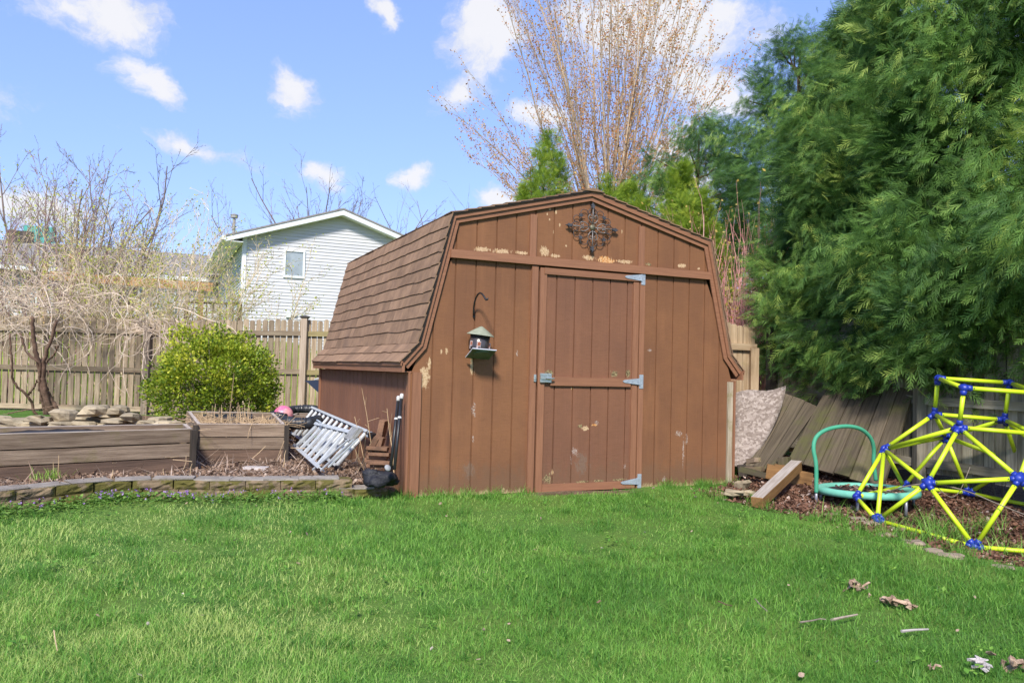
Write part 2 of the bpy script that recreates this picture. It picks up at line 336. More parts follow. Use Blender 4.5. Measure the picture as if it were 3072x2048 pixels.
scol = n.mix(n.step(n2, .38, .6), soil_c[1], (.20, .13, .085)); scol = n.mix(n.step(n3, .5, .68), scol, (.29, .21, .15)); scol = n.mix(n.step(n1, .6, .75), scol, (.07, .07, .025))
sunlit_yard = n.step(n.math('ADD', n.vec('DOT_PRODUCT', P, (.407, .913, 0)), 7.33), 15.1, 15.4)  # ground past the fence turns yellower and brighter, sunlight put into colour
gcol = n.mix(sunlit_yard, gcol, n.mix(n.step(n2, .35, .65), (.19, .26, .04), (.30, .36, .06)))
col = n.mix(n.step(n.math('ADD', tv, n.math('MULTIPLY', n.math('SUBTRACT', n2, .5), .9)), .4, .6), gcol, scol)
bs = n.n('ShaderNodeBsdfPrincipled', iRoughness=.95); bs.inputs['Specular IOR Level'].default_value = .1; n.link(col, bs.inputs['Base Color'])
bp = n.n('ShaderNodeBump', iStrength=.9, iDistance=.02, iHeight=n2); n.link(bp.outputs[0], bs.inputs['Normal'])
n.link(bs.outputs[0], n.n('ShaderNodeOutputMaterial').inputs[0])
g.build('ground', mt, smooth=True, kind='structure')

# ------------------------------------------------------------------ the shed
W, LEN = 3.63, 4.25; CX = W/2
HK, ZK, HB, ZB, HE, ZE, ZP = 1.475, 2.61, 1.765, 1.405, 1.918, 1.232, 2.99    # knee, bend, eave half-widths and heights, peak
shed = thing('garden_shed', 'brown barn-roofed garden shed with peeling paint and one hinged door', 'shed')
GRV = [.2+.2032*i for i in range(17)]
def wall_top(x):                                # underside of the roof over the front wall
    return float(np.interp(abs(x-CX), [0, HK-.035, HB-.045, CX], [ZP-.045, ZK-.03, ZB-.02, 1.10]))
def siding(mb, x0, x1, zlo, ztop, grooves, y=0.0, th=.011, gw=.014):
    xs = [x0]+[q for q in grooves if x0+.02 < q < x1-.02]+[x1]
    def pan(a, b, y0, dy):
        ks = sorted({a, b}|{k for k in (CX, CX-HK+.035, CX+HK-.035, CX-HB+.045, CX+HB-.045) if a < k < b})
        top = [(k, ztop(k)) for k in ks]
        poly = [(a, zlo), (b, zlo)]+top[::-1]
        mb.prism(poly, (0, y0, 0), (1, 0, 0), (0, 0, 1), (0, dy, 0), RNG.random())
    pan(x0, x1, y+.012, .03)
    for a, b in zip(xs[:-1], xs[1:]): pan(a+(gw/2 if a > x0 else 0), b-(gw/2 if b < x1 else 0), y, .012+.0)
PATCH = []
def patch(u, v, ru, rv, tone):                  # flaked places, read off the photograph's lower wall
    a = on_y(1180+u*.45493, 1000+v*.45493, 0.0); PATCH.append((a[0], a[2], ru*.45493/286, rv*.45493/292, tone))
for q in ((205, 290, 42, 95, 'wood'), (238, 200, 12, 60, 'wood'), (520, 215, 16, 78, 'wood'), (530, 505, 24, 62, 'white'), (350, 115, 12, 30, 'wood'), (316, 120, 8, 20, 'wood'), (815, 130, 10, 30, 'white'), (525, 690, 10, 40, 'white'), (500, 900, 60, 70, 'grey'),
          (1885, 660, 42, 28, 'white'), (1912, 790, 12, 150, 'white'), (1935, 700, 12, 50, 'white'), (1785, 960, 20, 30, 'white'), (1690, 110, 25, 18, 'white')): patch(*q)
def patch5(u, v, ru, rv, tone):
    a = on_y(1400+u*.39535, 540+v*.39535, 0.0); PATCH.append((a[0], a[2], ru*.39535/270, rv*.39535/275, tone))
for q in ((110, 525, 80, 22, 'wood'), (260, 540, 90, 22, 'wood'), (420, 552, 60, 18, 'wood'), (590, 540, 45, 48, 'wood'), (670, 575, 50, 18, 'wood'), (930, 590, 70, 24, 'wood'), (1060, 610, 75, 32, 'orange'), (1200, 620, 80, 18, 'wood'), (1630, 650, 55, 20, 'wood'),
          (630, 222, 13, 13, 'wood'), (680, 242, 9, 24, 'wood'), (630, 298, 8, 12, 'wood'), (706, 345, 9, 20, 'wood'), (660, 392, 8, 26, 'wood'), (612, 260, 6, 10, 'wood'), (1168, 250, 8, 10, 'wood'), (1178, 390, 6, 20, 'wood'), (755, 500, 10, 12, 'wood'), (1380, 640, 40, 16, 'rot'), (1760, 672, 20, 10, 'wood')): patch5(*q)
base, base2 = (.224, .100, .046), (.172, .077, .039)
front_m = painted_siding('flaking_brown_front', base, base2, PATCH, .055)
DPATCH = []
def dpatch(u, v, ru, rv, tone):
    a = on_y(1560+u*400/1493, 1080+v*420/1568, -.02); DPATCH.append((a[0], a[2], ru*.268/268, rv*.268/275, tone))
for q in ((730, 765, 62, 32, 'wood'), (860, 700, 52, 26, 'white'), (830, 725, 34, 14, 'orange'), (680, 740, 36, 26, 'rot'), (700, 1150, 110, 190, 'grey'), (620, 1030, 60, 66, 'white'), (575, 1110, 16, 90, 'white'), (320, 1335, 70, 75, 'rot'), (365, 1260, 18, 50, 'wood'),
          (490, 1390, 100, 22, 'rot'), (700, 1362, 110, 20, 'rot'), (880, 1350, 100, 18, 'rot'), (1110, 1338, 130, 18, 'rot'), (330, 140, 66, 40, 'rot'), (1060, 150, 66, 46, 'rot'), (1215, 150, 40, 60, 'rot'), (590, 318, 18, 18, 'orange'), (1260, 690, 8, 60, 'white'), (1180, 1180, 14, 50, 'white')): dpatch(*q)
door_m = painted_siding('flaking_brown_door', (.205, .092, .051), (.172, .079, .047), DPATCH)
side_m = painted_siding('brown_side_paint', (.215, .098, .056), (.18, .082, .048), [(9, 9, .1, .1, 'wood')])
mb = MB()
siding(mb, 0, 1.2, .0, lambda x: min(wall_top(x), 2.215), GRV)
siding(mb, 2.44, W, .0, lambda x: min(wall_top(x), 2.215), GRV)
siding(mb, .305, W-.305, 2.225, wall_top, GRV)
mb.box((1.82, .03, 1.1), (1.3, .02, 2.2), t=.1)
mb.build('front_wall', front_m, shed)
mb = MB()                                       # left side wall, its boards run back from the front corner
ys = [.0]+[.2032*i for i in range(1, 21)]+[LEN]
mb.box((.04, LEN/2, .56), (.03, LEN-.12, 1.12))
for a, b in zip(ys[:-1], ys[1:]): mb.box((.013, (a+b)/2+.02, .56), (.024, b-a-.011, 1.12))
mb.build('side_wall', side_m, shed)
mb = MB(); mb.box((W-.03, LEN/2, .56), (.03, LEN-.1, 1.12)); mb.build('side_wall', side_m, shed)
mb = MB(); siding(mb, .06, W-.06, .0, wall_top, GRV, y=LEN-.05); mb.build('back_wall', side_m, shed)
def oy(p, q, y0, y1, wd, side):                 # a rake board along p-q (x, z), wd wide towards `side`, from y0 to y1
    p = np.array(p, float); q = np.array(q, float); d = nrm(q-p); nn = np.array([d[1], -d[0]])*side
    return [(p[0], p[1]), (q[0], q[1]), (q[0]+nn[0]*wd, q[1]+nn[1]*wd), (p[0]+nn[0]*wd, p[1]+nn[1]*wd)]
def prof(s, off=0.0):                           # roof line, s=-1 left, +1 right, lowered by off
    return [(CX+s*HE, ZE-off*1.2), (CX+s*HB, ZB-off*1.0), (CX+s*HK, ZK-off*.75), (CX, ZP-off)]
def miter(line, wd):                            # polygon strip of even width below a roof line
    L = np.array(line, float); d = nrm(np.diff(L, axis=0)); nn = np.stack([d[:, 1], -d[:, 0]], 1)
    if nn[0, 1] > 0: nn = -nn
    if nn[0] @ (np.array([CX, 1.0])-L[0]) < 0: nn = -nn
    out = []
    for i in range(len(L)):
        if i == 0: out.append(L[i]+nn[0]*wd)
        elif i == len(L)-1: out.append(L[i]+np.array([0, -wd/abs(nn[-1][1])]))
        else:
            b = nrm(nn[i-1]+nn[i]); out.append(L[i]+b*wd/max(.3, b@nn[i]))
    return L, np.array(out)
for s in (-1, 1):
    for name, off, wd, y0, y1 in (('rake_board', .0, .044, -.046, -.030), ('rake_board', .0, .088, -.028, -.014)):
        mb = MB(); A, B = miter(prof(s, .012), wd)
        for i in range(3):
            gap = .0012
            poly = [A[i], A[i+1], B[i+1], B[i]]
            if s > 0: poly = poly[::-1]
            mb.prism(poly, (0, y0, 0), (1, 0, 0), (0, 0, 1), (0, y1-y0, 0), .45+.1*i)
        mb.build(name, trim_m, shed)
mb = MB(); mb.box((CX-.005, -.035, 2.236), (2.945, .026, .078)); mb.build('crossboard', trim_m, shed)
for xc in (1.186, 2.426):
    mb = MB(); zt = wall_top(xc)-.10; mb.box((xc, -.014, (2.277+zt)/2), (.070, .022, zt-2.277)); mb.build('gable_batten', trim_m, shed)
mb = MB(); mb.box((1.213, -.016, 1.085), (.066, .03, 2.205)); mb.build('door_jamb', trim_m, shed)
mb = MB(); mb.box((2.444, -.016, 1.085), (.060, .03, 2.205)); mb.build('door_jamb', trim_m, shed)
mb = MB(); mb.box((.055, -.012, .56), (.085, .02, 1.14)); mb.build('corner_board', trim_m, shed)
mb = MB(); mb.box((-.012, .032, .56), (.02, .07, 1.14)); mb.build('corner_board', trim_m, shed)
mb = MB(); mb.box((-.012, LEN-.02, .56), (.02, .07, 1.14)); mb.build('corner_board', trim_m, shed)
mb = MB(); mb.box((W+.012, .0, .555), (.022, .09, 1.13)); mb.build('corner_board', trim_m, shed)
o = MB(); o.box((W-.032, -.016, .545), (.062, .026, 1.12), t=.5); o = o.build('corner_post', M('grey_bare_wood', (.44, .37, .27), (.28, .22, .15), (2, 40, 40), rough=.85, bump=.4, bscale=(4, 90, 90), stain=(.2, .17, .05), stain_scale=3), shed); o['label'] = 'bare grey unpainted corner post'
for s in (-1, 1):                               # eave boards along the sides
    x = CX+s*(HE-.012)
    mb = MB(); mb.box((x, LEN/2-.02, ZE-.062), (.024, LEN+.10, .085)); mb.build('eave_board', trim_m, shed)
    mb = MB(); mb.box((x+s*.014, LEN/2-.02, ZE-.026), (.02, LEN+.10, .042)); mb.build('eave_board', trim_m, shed)
    mb = MB(); mb.box((CX+s*(HE-.06), LEN/2, ZE-.10), (.10, LEN, .012)); mb.build('soffit', trim_m, shed)
roof_m = M('brown_asphalt_shingle', (.290, .180, .112), (.205, .127, .083), (7, 7, 7), .3, .7, .95, .26, .5, (140, 140, 140), spec=.15, stain=(.14, .095, .075), stain_scale=1.5, stain_lo=.55, stain_hi=.8)
rr = np.random.default_rng(5)
def slope_shingles(mb, s, lo, hi, ncourse, first=0):
    lo = np.array(lo, float); hi = np.array(hi, float); d = hi-lo; Ln = np.linalg.norm(d); d = d/Ln; nn = np.array([-d[1], d[0]]); nn = nn*(1 if nn[1] > 0 else -1)
    ex = Ln/ncourse
    for c in range(ncourse):
        y = -.062-rr.uniform(0, .006); off = rr.uniform(0, .3); edges = [y]; y = y+off*.9+.06
        while y < LEN+.04: edges.append(y); y += rr.choice([.16, .305, .305, .22, .12]) if rr.random() < .5 else .305
        edges.append(LEN+.05)
        sag = rr.normal(0, .004, len(edges))
        for a, b, s0, s1 in zip(edges[:-1], edges[1:], sag[:-1], sag[1:]):
            t = rr.uniform(.2, .8); P0 = lo+d*(ex*c-.006)+nn*.017; P1 = lo+d*min(Ln, ex*(c+1)+.012)+nn*.0045
            dr = rr.uniform(-.006, .004)
            v = []
            for (pt, yy, ss) in ((P0, a+.0025, s0), (P0, b-.0025, s1), (P1, b, 0), (P1, a, 0)):
                q = pt+d*(ss+dr if pt is P0 else 0); v.append((q[0], yy, q[1]))
            v = np.array(v); dn = np.array([nn[0], 0, nn[1]])*.009
            v = np.concatenate([v, v-dn])
            f = np.array([[0, 1, 2, 3], [4, 7, 6, 5], [0, 4, 5, 1], [1, 5, 6, 2], [2, 6, 7, 3], [3, 7, 4, 0]])
            mb.add(v, f if s < 0 else f[:, ::-1], v+rr.uniform(-3, 3, 3), t)
for s in (-1, 1):
    mb = MB(); pr = prof(s); pr2 = [(pr[0][0]+s*.012, pr[0][1]-.014)]+pr[1:]
    slope_shingles(mb, s, pr2[0], pr[1], 2); slope_shingles(mb, s, pr[1], pr[2], 10); slope_shingles(mb, s, pr[2], pr[3], 11)
    for i in range(3):                          # roof deck under the shingles
        p, q = np.array(pr[i]), np.array(pr[i+1]); poly = [p, q, q-np.array([s*.012*(i < 2), .012]), p-np.array([s*.012*(i < 2), .012])]
        mb.prism(poly if s < 0 else poly[::-1], (0, -.05, 0), (1, 0, 0), (0, 0, 1), (0, LEN+.09, 0), .1)
    mb.build('roof_slope', roof_m, shed)
mb = MB()
for k in range(15): mb.prism([(-.13, -.036), (.13, -.036), (0, .0)][::1], (CX, -.07+k*.29, ZP+.024+rr.uniform(-.001, .001)), (1, 0, 0), (0, 0, 1), (0, .288, 0), rr.uniform(.2, .8))
mb.build('ridge_cap', roof_m, shed)
felt = M('black_roofing_felt', (.015, .013, .012), rough=.9)
A, B = miter(prof(-1, -.002), .016); mb = MB()
for i in range(3): mb.prism([A[i], A[i+1], B[i+1], B[i]], (0, -.061, 0), (1, 0, 0), (0, 0, 1), (0, .012, 0))
mb.build('roofing_felt', felt, shed)

# the door, its hinges and its latch
door = MB()
dx0, dx1 = 1.262, 2.408
dg = [1.262+.2032*i+.195 for i in range(6)]
def dsid(mb):
    xs = [dx0]+[q for q in dg if q < dx1-.02]+[dx1]
    mb.box(((dx0+dx1)/2, .008, 1.09), (dx1-dx0, .012, 2.16), t=.2)
    for a, b in zip(xs[:-1], xs[1:]): mb.box(((a+b)/2, -.005, 1.09), (b-a-.014, .016, 2.16))
dsid(door); door = door.build('door', door_m, shed); door['label'] = 'tall hinged door with rot and scraped paint low down'
for nm, c, sz in (('stile', (1.303, -.022, 1.088), (.070, .02, 2.175)), ('stile', (2.368, -.021, 1.07), (.066, .018, 2.07)),
                  ('rail', (1.855, -.024, 2.146), (1.09, .03, .062)), ('rail', (1.86, -.024, 1.075), (.915, .03, .086))):
    mb = MB(); mb.box(c, sz); mb.build(nm, trim_m, door)
mb = MB(); mb.box((1.865, -.022, .040), (1.05, .028, .072)); mb.build('rail', trim_m, door)
for z, dz in ((2.155, -.006), (1.088, 0), (.075, -.02)):
    mb = MB()
    mb.box((2.446, -.034, z), (.046, .005, .142), t=.5)
    mb.prism([(2.425, z-.034), (2.425, z+.034), (2.24, z+.014+dz*.5), (2.218, z+dz*.5), (2.24, z-.014+dz*.5)], (0, -.045, 0), (1, 0, 0), (0, 0, 1), (0, .005, 0))
    mb.tube([(2.423, -.040, z-.034), (2.423, -.040, z+.034)], .007, 8)
    for dzz in (-.05, -.02, .02, .05): mb.lathe([(0, .003), (.005, .002), (.006, 0)], (2.452, -.037, z+dzz), (0, -1, 0), 8)
    for xx in (2.27, 2.33, 2.39): mb.lathe([(0, .003), (.005, .002), (.006, 0)], (xx, -.0455, z+dz*.4), (0, -1, 0), 8)
    mb.build('hinge', steel_m, door)
chrome = M('bright_latch_metal', (.66, .68, .66), (.45, .47, .46), (60, 60, 60), rough=.25, metal=.8)
mb = MB(); z = 1.105
mb.box((1.345, -.043, z), (.125, .008, .088)); mb.box((1.335, -.055, z+.004), (.10, .018, .03)); mb.box((1.34, -.05, z+.033), (.11, .012, .014)); mb.box((1.34, -.05, z-.034), (.11, .012, .014))
mb.tube([(1.33, -.07, z-.004), (1.40, -.072, z-.007), (1.425, -.07, z-.004)], [.009, .010, .007], 8)
mb.box((1.232, -.036, z-.004), (.024, .014, .068)); mb.box((1.233, -.046, z-.004), (.014, .012, .034))
mb.build('latch', chrome, door)

# ------------------------------------------------------------------ retaining wall, raised beds, stones
def along(P, s):                                # point at arc length s on a polyline
    P = np.asarray(P, float); L = np.concatenate([[0], np.cumsum(np.linalg.norm(np.diff(P, axis=0), axis=1))])
    return np.array([np.interp(s, L, P[:, i]) for i in range(P.shape[1])]), L[-1]
def rough_block(mb, c, size, X, seed, t):
    r = np.random.default_rng(seed); sx, sy, sz = size; X = nrm(X); Z = np.array([0, 0, 1.]); Y = np.cross(Z, X)
    nu, nv = 8, 5; us = np.linspace(-.5, .5, nu); vs = np.linspace(-.5, .5, nv)
    fr = np.array([[(u*sx, -sy/2-(.012+r.normal(0, .006))*(1 if 0 < i < nu-1 and 0 < j < nv-1 else .15), v*sz) for i, u in enumerate(us)] for j, v in enumerate(vs)]).reshape(-1, 3)
    bk = np.array([(-sx/2*.9, sy/2, -sz/2), (sx/2*.9, sy/2, -sz/2), (sx/2*.9, sy/2, sz/2), (-sx/2*.9, sy/2, sz/2)])
    L = np.concatenate([fr, bk]); i = (np.arange(nv-1)[:, None]*nu+np.arange(nu-1)[None]).ravel(); q = np.stack([i, i+1, i+1+nu, i+nu], -1)
    a, b, c2, d = 0, nu-1, nu*nv-1, nu*(nv-1); k = nu*nv
    sides = np.array([[b, k+1, k+2, c2], [k, a, d, k+3], [k+1, k, k+3, k+2]])
    v = np.asarray(c, float)+L[:, :1]*X+L[:, 1:2]*Y+L[:, 2:]*Z
    top = [np.concatenate([np.arange(d, c2+1), [k+2, k+3]])[None]]
    mb.add(v, [q, sides]+top, v, t)
wall = thing('retaining_wall', 'low mossy retaining wall of rough tan concrete blocks curving beside the lawn', 'retaining wall')
lo, up, tops = MB(), MB(), MB()
for course, (mbc, z, inset, s0) in enumerate(((lo, .041, .0, .02), (up, .1205, .012, .17))):
    s = s0; k = 0
    while True:
        ln = .30+RNG.uniform(-.02, .02); p, tot = along(WALL, s+ln/2)
        if s+ln > tot-.01: break
        q0, _ = along(WALL, s+.01); q1, _ = along(WALL, s+ln-.01); X = q1-q0; nn = nrm(np.array([-X[1], X[0]]))
        if course and p[0] > -.62: break
        gz_ = float(height(p[0]-nn[0]*.15, p[1]-nn[1]*.15))
        c = (*(p+nn*(.105+inset+RNG.uniform(-.006, .006))), z+min(gz_, 0)*.8)
        rough_block(mbc, c, (ln-.006, .20, .0765), (*X, 0), 100*course+k, RNG.random())
        s += ln; k += 1
lo.build('lower_course', block_m, wall); up.build('upper_course', block_m, wall)
s = .17
while True:                                     # grey worn tops
    ln = .32+RNG.uniform(-.04, .04); p, tot = along(WALL, s+ln/2)
    if s+ln > tot: break
    q0, _ = along(WALL, s); q1, _ = along(WALL, s+ln); X = q1-q0; nn = nrm(np.array([-X[1], X[0]])); low = p[0] > -.62
    gz_ = float(height(p[0]-nn[0]*.15, p[1]-nn[1]*.15))
    tops.box((*(p+nn*(.112+(.0 if low else .014))), (.085 if low else .1645)+min(gz_, 0)*.8), (ln-.004, .205, .012), (*X, 0), jit=.002); s += ln
tops.build('worn_top', cap_m, wall)

def raised_bed(label, F0, F1, B1, B0, z0, zt, nb, fill, cut=1.0):
    """front-left, front-right, back-right, back-left corners (x, y); nb boards high; the fill stands at fill."""
    t = thing('raised_bed', label, 'raised bed', (F1[0], F1[1], z0)); org = (F1[0], F1[1], z0)
    hb = (zt-z0)/nb; C4 = [np.array(q, float) for q in (F0, F1, B1, B0)]
    for i, nm in enumerate(('front', 'end', 'back', 'end')):
        a, b = C4[i], C4[(i+1) % 4]; d = nrm(b-a); nn = np.array([-d[1], d[0]])
        for k in range(nb):
            mb = PM(org); sh = RNG.normal(0, .003); A = a+d*(.02 if i % 2 else 0)+nn*.02; B = b-d*(.02 if i % 2 else 0)+nn*.02
            zc = z0+hb*(k+.5)
            mb.bar((*(A+nn*sh), zc), (*(B+nn*sh), zc+RNG.normal(0, .002)), .038, hb-.010)
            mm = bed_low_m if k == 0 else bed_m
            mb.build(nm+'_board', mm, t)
        mb = PM(org); mb.bar((*(a+d*.003+nn*.02), zt+.0015), (*(b-d*.003+nn*.02), zt+.0015), .034, .006); mb.build('top_edge', bed_in_m, t)  # paler strip on the top edges, sunlight put into the plank colour
    for q, s1 in ((C4[1], (-1, 1)), (C4[0], (1, 1))):
        mb = PM(org); mb.box((q[0]-.012*s1[0], q[1]-.012, (z0+zt)/2-.004), (.05, .05, zt-z0-.012), X=(*nrm(C4[1]-C4[0]), 0)); mb.build('corner_post', bed_end_m, t)
    mb = PM(org); nx = 14; us = np.linspace(.06, .94, nx); vs = np.linspace(.08, .92, nx)
    V = [[(*(C4[0]*(1-u)*(1-v)+C4[1]*u*(1-v)+C4[2]*u*v+C4[3]*(1-u)*v), fill+RNG.normal(0, .012)) for u in us] for v in vs]
    i = (np.arange(nx-1)[:, None]*nx+np.arange(nx-1)[None]).ravel(); mb.add(np.array(V).reshape(-1, 3), np.stack([i, i+1, i+1+nx, i+nx], -1))
    mb.build('soil', M('bed_soil', (.20, .14, .10), (.10, .07, .05), (30, 30, 30), rough=.95, bump=.8, bscale=(60, 60, 60)), t)
    return t
b1F0, b1F1 = on_z(-260, 1302, .57)[:2], on_z(577, 1287, .57)[:2]
b1F0 = np.array([-3.85, .58]); b1F1 = np.array([-1.772, 1.222]); b1B1 = np.array([-1.80, 1.90]); b1B0 = np.array([-3.99, 1.36])
raised_bed('long grey plank raised bed on the far left behind the block wall', b1F0, b1F1, b1B1, b1B0, .13, .532, 3, .46)
b2 = [on_z(590, 1273, .57)[:2], on_z(857, 1272, .57)[:2], on_z(826, 1238, .57)[:2], on_z(556, 1232, .57)[:2]]
b2 = [np.array([-1.695, 1.93]), np.array([-.815, 1.83]), np.array([-.66, 3.92]), np.array([-1.70, 4.22])]
raised_bed('short raised bed full of dry stalks between the long bed and the ladder', b2[0], b2[1], b2[2], b2[3], .13, .528, 3, .43)
b3 = at(868, 1256, 11.1); b3 = [(b3[0], b3[1]), (b3[0]+.62, b3[1]-.22), (b3[0]+.80, b3[1]+.3), (b3[0]+.18, b3[1]+.5)]
raised_bed('small plank bed half hidden behind the pink ball and the ladder', b3[0], b3[1], b3[2], b3[3], .22, .47, 2, .42)

# black plastic sheeting showing inside the beds
def sheet(label, P, parent=None):
    mb = PM(P[0][0]); A = np.array(P, float); nv, nu = A.shape[:2]
    i = (np.arange(nv-1)[:, None]*nu+np.arange(nu-1)[None]).ravel(); q = np.stack([i, i+1, i+1+nu, i+nu], -1)
    mb.add(A.reshape(-1, 3), q); o = mb.build('plastic_sheet', black_m, smooth=True); o.location = P[0][0]; tag(o, label, 'plastic sheet')
    so = o.modifiers.new('thick', 'SOLIDIFY'); so.thickness = .004; return o
r = np.random.default_rng(3)
P = [[(*(b2[3]*(1-u)*(.94-.3*v)+b2[2]*u*(.94-.3*v)+b2[0]*(1-u)*(.06+.3*v)+b2[1]*u*(.06+.3*v)), .490+.03*math.sin(u*19+v*3)*v-(v-.15)*.06+r.normal(0, .008)+.02*(1-v)*math.sin(u*3)) for u in np.linspace(.16, .74, 26)] for v in np.linspace(.05, .55, 9)]
sheet('crumpled black plastic sheet among dry stalks in the short raised bed', P)
P = [[(*(b1B0*(1-u)*(.95-.5*v)+b1B1*u*(.95-.5*v)+b1F0*(1-u)*(.05+.5*v)+b1F1*u*(.05+.5*v)), .470+.040*math.sin((u-.15)*5.0)*(1-v)-v*.05+r.normal(0, .003)) for u in np.linspace(.20, .66, 22)] for v in np.linspace(.05, .6, 7)]
sheet('smooth black plastic sheet sagging inside the long raised bed', P)

# loose stones
STONE = 'weathered tan fieldstone in the low pile against the wooden fence'
def stone(c, rad, seed, label, group, mat_=rock_m):
    mb = PM(c); mb.blob(c, rad, t=np.random.default_rng(seed).random(), flat=.5, seed=seed, jit=.24, n=(8, 6)); o = mb.build('fieldstone', mat_); o.location = c
    for p in o.data.polygons: p.use_smooth = False
    return tag(o, label, 'stone', group)
big = at(195, 1248, 10.6)
stone(big, (.19, .15, .10), 4, 'biggest pointed tan stone of the pile against the wooden fence', None)
for k, (u, v, rx, rz) in enumerate(((40, 1266, .22, .06), (8, 1258, .12, .05), (120, 1256, .17, .05), (118, 1272, .2, .035), (75, 1272, .14, .04), (180, 1272, .2, .035), (250, 1262, .15, .05), (268, 1274, .16, .04), (285, 1233, .17, .07), (300, 1222, .14, .045), (255, 1270, .1, .03),
        (325, 1245, .12, .035), (312, 1258, .15, .045), (350, 1262, .15, .035), (362, 1226, .09, .05), (345, 1234, .12, .05), (395, 1254, .1, .05), (400, 1266, .13, .035), (330, 1274, .15, .03), (440, 1266, .14, .035), (480, 1256, .13, .03), (500, 1268, .14, .03))):
    stone(at(u, v, 10.6+.15*math.sin(k*2.3)), (rx, .15, rz), 20+k, STONE, 'stones piled along the fence')
for k, (u, v, rx, rz, lb) in enumerate(((2224, 1454, .075, .055, 'round tan stone lying beside the shed corner near the beam'), (2205, 1478, .11, .03, 'flat stone at the foot of the bare corner post'), (2246, 1478, .05, .028, 'small stone between the flat stone and the timber beam'))):
    p = on_z(u, v, .03); stone(p, (rx, .08, rz), 60+k, lb, None)
for k, (u, v) in enumerate(((2600, 1572), (2655, 1600), (2735, 1618), (2795, 1642), (2850, 1655), (2560, 1562), (3010, 1672))):
    p = on_z(u, v, -.10); p[2] = float(height(p[0], p[1]))-.008
    stone(p, (.10, .07, .035), 80+k, 'low edging stone sunk along the leafy strip under the climbing dome', 'edging stones of the leafy strip', M('pinkish_stone', (.34, .25, .19), (.22, .17, .13), (9, 9, 9), rough=.9, bump=.8, bscale=(30, 30, 30)))
p = on_z(770, 1405, .135); mb = PM(p); mb.box(p, (.22, .10, .03), X=(.95, -.3, 0), jit=.008); o = mb.build('stone_slab', M('pale_slab', (.48, .43, .40), (.36, .31, .29), (12, 12, 12), rough=.9, bump=.6, bscale=(40, 40, 40))); o.location = p
tag(o, 'pale flat slab half buried in dead leaves before the short raised bed', 'stone slab')
# ------------------------------------------------------------------ ladders, pipe, ball, bricks, poles
lad = thing('ladder', 'long aluminium ladder lying on its side against the shed wall', 'ladder', (-.1, 1.09, .5)); lo_ = (-.1, 1.09, .5)
U0, U1 = np.array([-.075, 4.30, .575]), np.array([-.085, 1.09, .50]); D0, D1 = np.array([-.37, 4.15, .225]), np.array([-.44, .92, .165])
for a, b, nmx in ((U0, U1, 0), (D0, D1, 1)):
    mb = PM(lo_); d = nrm(b-a); side = nrm((D0-U0) if nmx == 0 else (U0-D0)); up_ = np.cross(d, side)
    mb.bar(a, b, .008, .075, Z=up_)
    mb.bar(a+up_*.036+side*.012, b+up_*.036+side*.012, .028, .006, Z=up_); mb.bar(a-up_*.036+side*.012, b-up_*.036+side*.012, .028, .006, Z=up_)
    mb.build('side_rail', alu_m, lad)
for k in range(12):
    f = (k+.35)/11.7; mb = PM(lo_); a = U0*(1-f)+U1*f; b = D0*(1-f)+D1*f
    mb.tube([a, a*.96+b*.04, b], .0225, 10, t=.5); mb.build('rung', alu_m, lad, smooth=True)
mb = PM(lo_); e = U1+np.array([.0, -.06, -.012]); mb.bar(U1, e, .05, .012, Z=(0, 0, 1)); mb.bar(U1+np.array([-.02, 0, -.03]), e+np.array([-.02, -.02, -.03]), .05, .006, Z=(0, 0, 1)); mb.build('end_bracket', steel_m, lad)
mb = PM(lo_); mb.box(e+np.array([.0, -.05, -.015]), (.07, .06, .055), X=(.4, -.9, -.2)); mb.build('rubber_foot', black_m, lad)
mb = PM(lo_); mb.box(D1+np.array([.0, -.035, -.01]), (.06, .05, .06), X=(.4, -.9, -.2)); mb.build('rubber_foot', black_m, lad)
st = thing('stepladder', 'folded aluminium stepladder dumped on top of the long ladder', 'ladder', (-.5, 1.6, .3)); so_ = (-.5, 1.6, .3)
sA, sB = on_x(957, 1279, -.42), on_x(1062, 1306, -.36); sC, sD = on_x(893, 1343, -.62), on_x(972, 1412, -.66)
sB2 = on_x(1080, 1322, -.38)
nrm_out = nrm(np.cross(sB-sA, sC-sA)); nrm_out *= -1 if nrm_out[0] > 0 else 1
for a, b in ((sA, sB), (sC, sD)):
    mb = PM(so_); a2 = a+nrm_out*.03; b2_ = b+nrm_out*.03; mb.bar(a2, b2_, .012, .07, Z=nrm_out); mb.bar(a2+nrm_out*.034, b2_+nrm_out*.034, .035, .005, Z=nrm_out); mb.build('side_rail', alu_m, st)
for k in range(6):
    f = (k+.3)/6; a = sA*(1-f)+sB*f; b = sC*(1-f)+sD*f; mb = PM(so_)
    mb.bar(a+nrm_out*.04, b+nrm_out*.04, .085 if k < 4 else .06, .022, Z=nrm_out); mb.bar(a+nrm_out*.054, b+nrm_out*.054, .012, .01, Z=nrm_out); mb.build('step', alu_m, st)
for k, (u0, v0, u1, v1) in enumerate(((1046, 1318, 938, 1408), (1060, 1318, 962, 1410), (1074, 1316, 985, 1400))):
    a = on_x(u0, v0, -.48+.02*k); b = on_x(u1, v1, -.72+.03*k); mb = PM(so_); mb.bar(a, b, .022, .012, Z=nrm_out); mb.build('rear_brace', alu_m, st)
mb = PM(so_); c = (sB+sB2)/2+nrm_out*.05; mb.box(c, (.26, .16, .02), X=sB-sA, Z=nrm_out); mb.box(c+nrm_out*.018, (.23, .13, .012), X=sB-sA, Z=nrm_out, jit=.004); mb.build('top_tray', M('dull_tray_metal', (.34, .33, .31), (.25, .24, .22), (20, 20, 20), rough=.6, metal=.3), st)
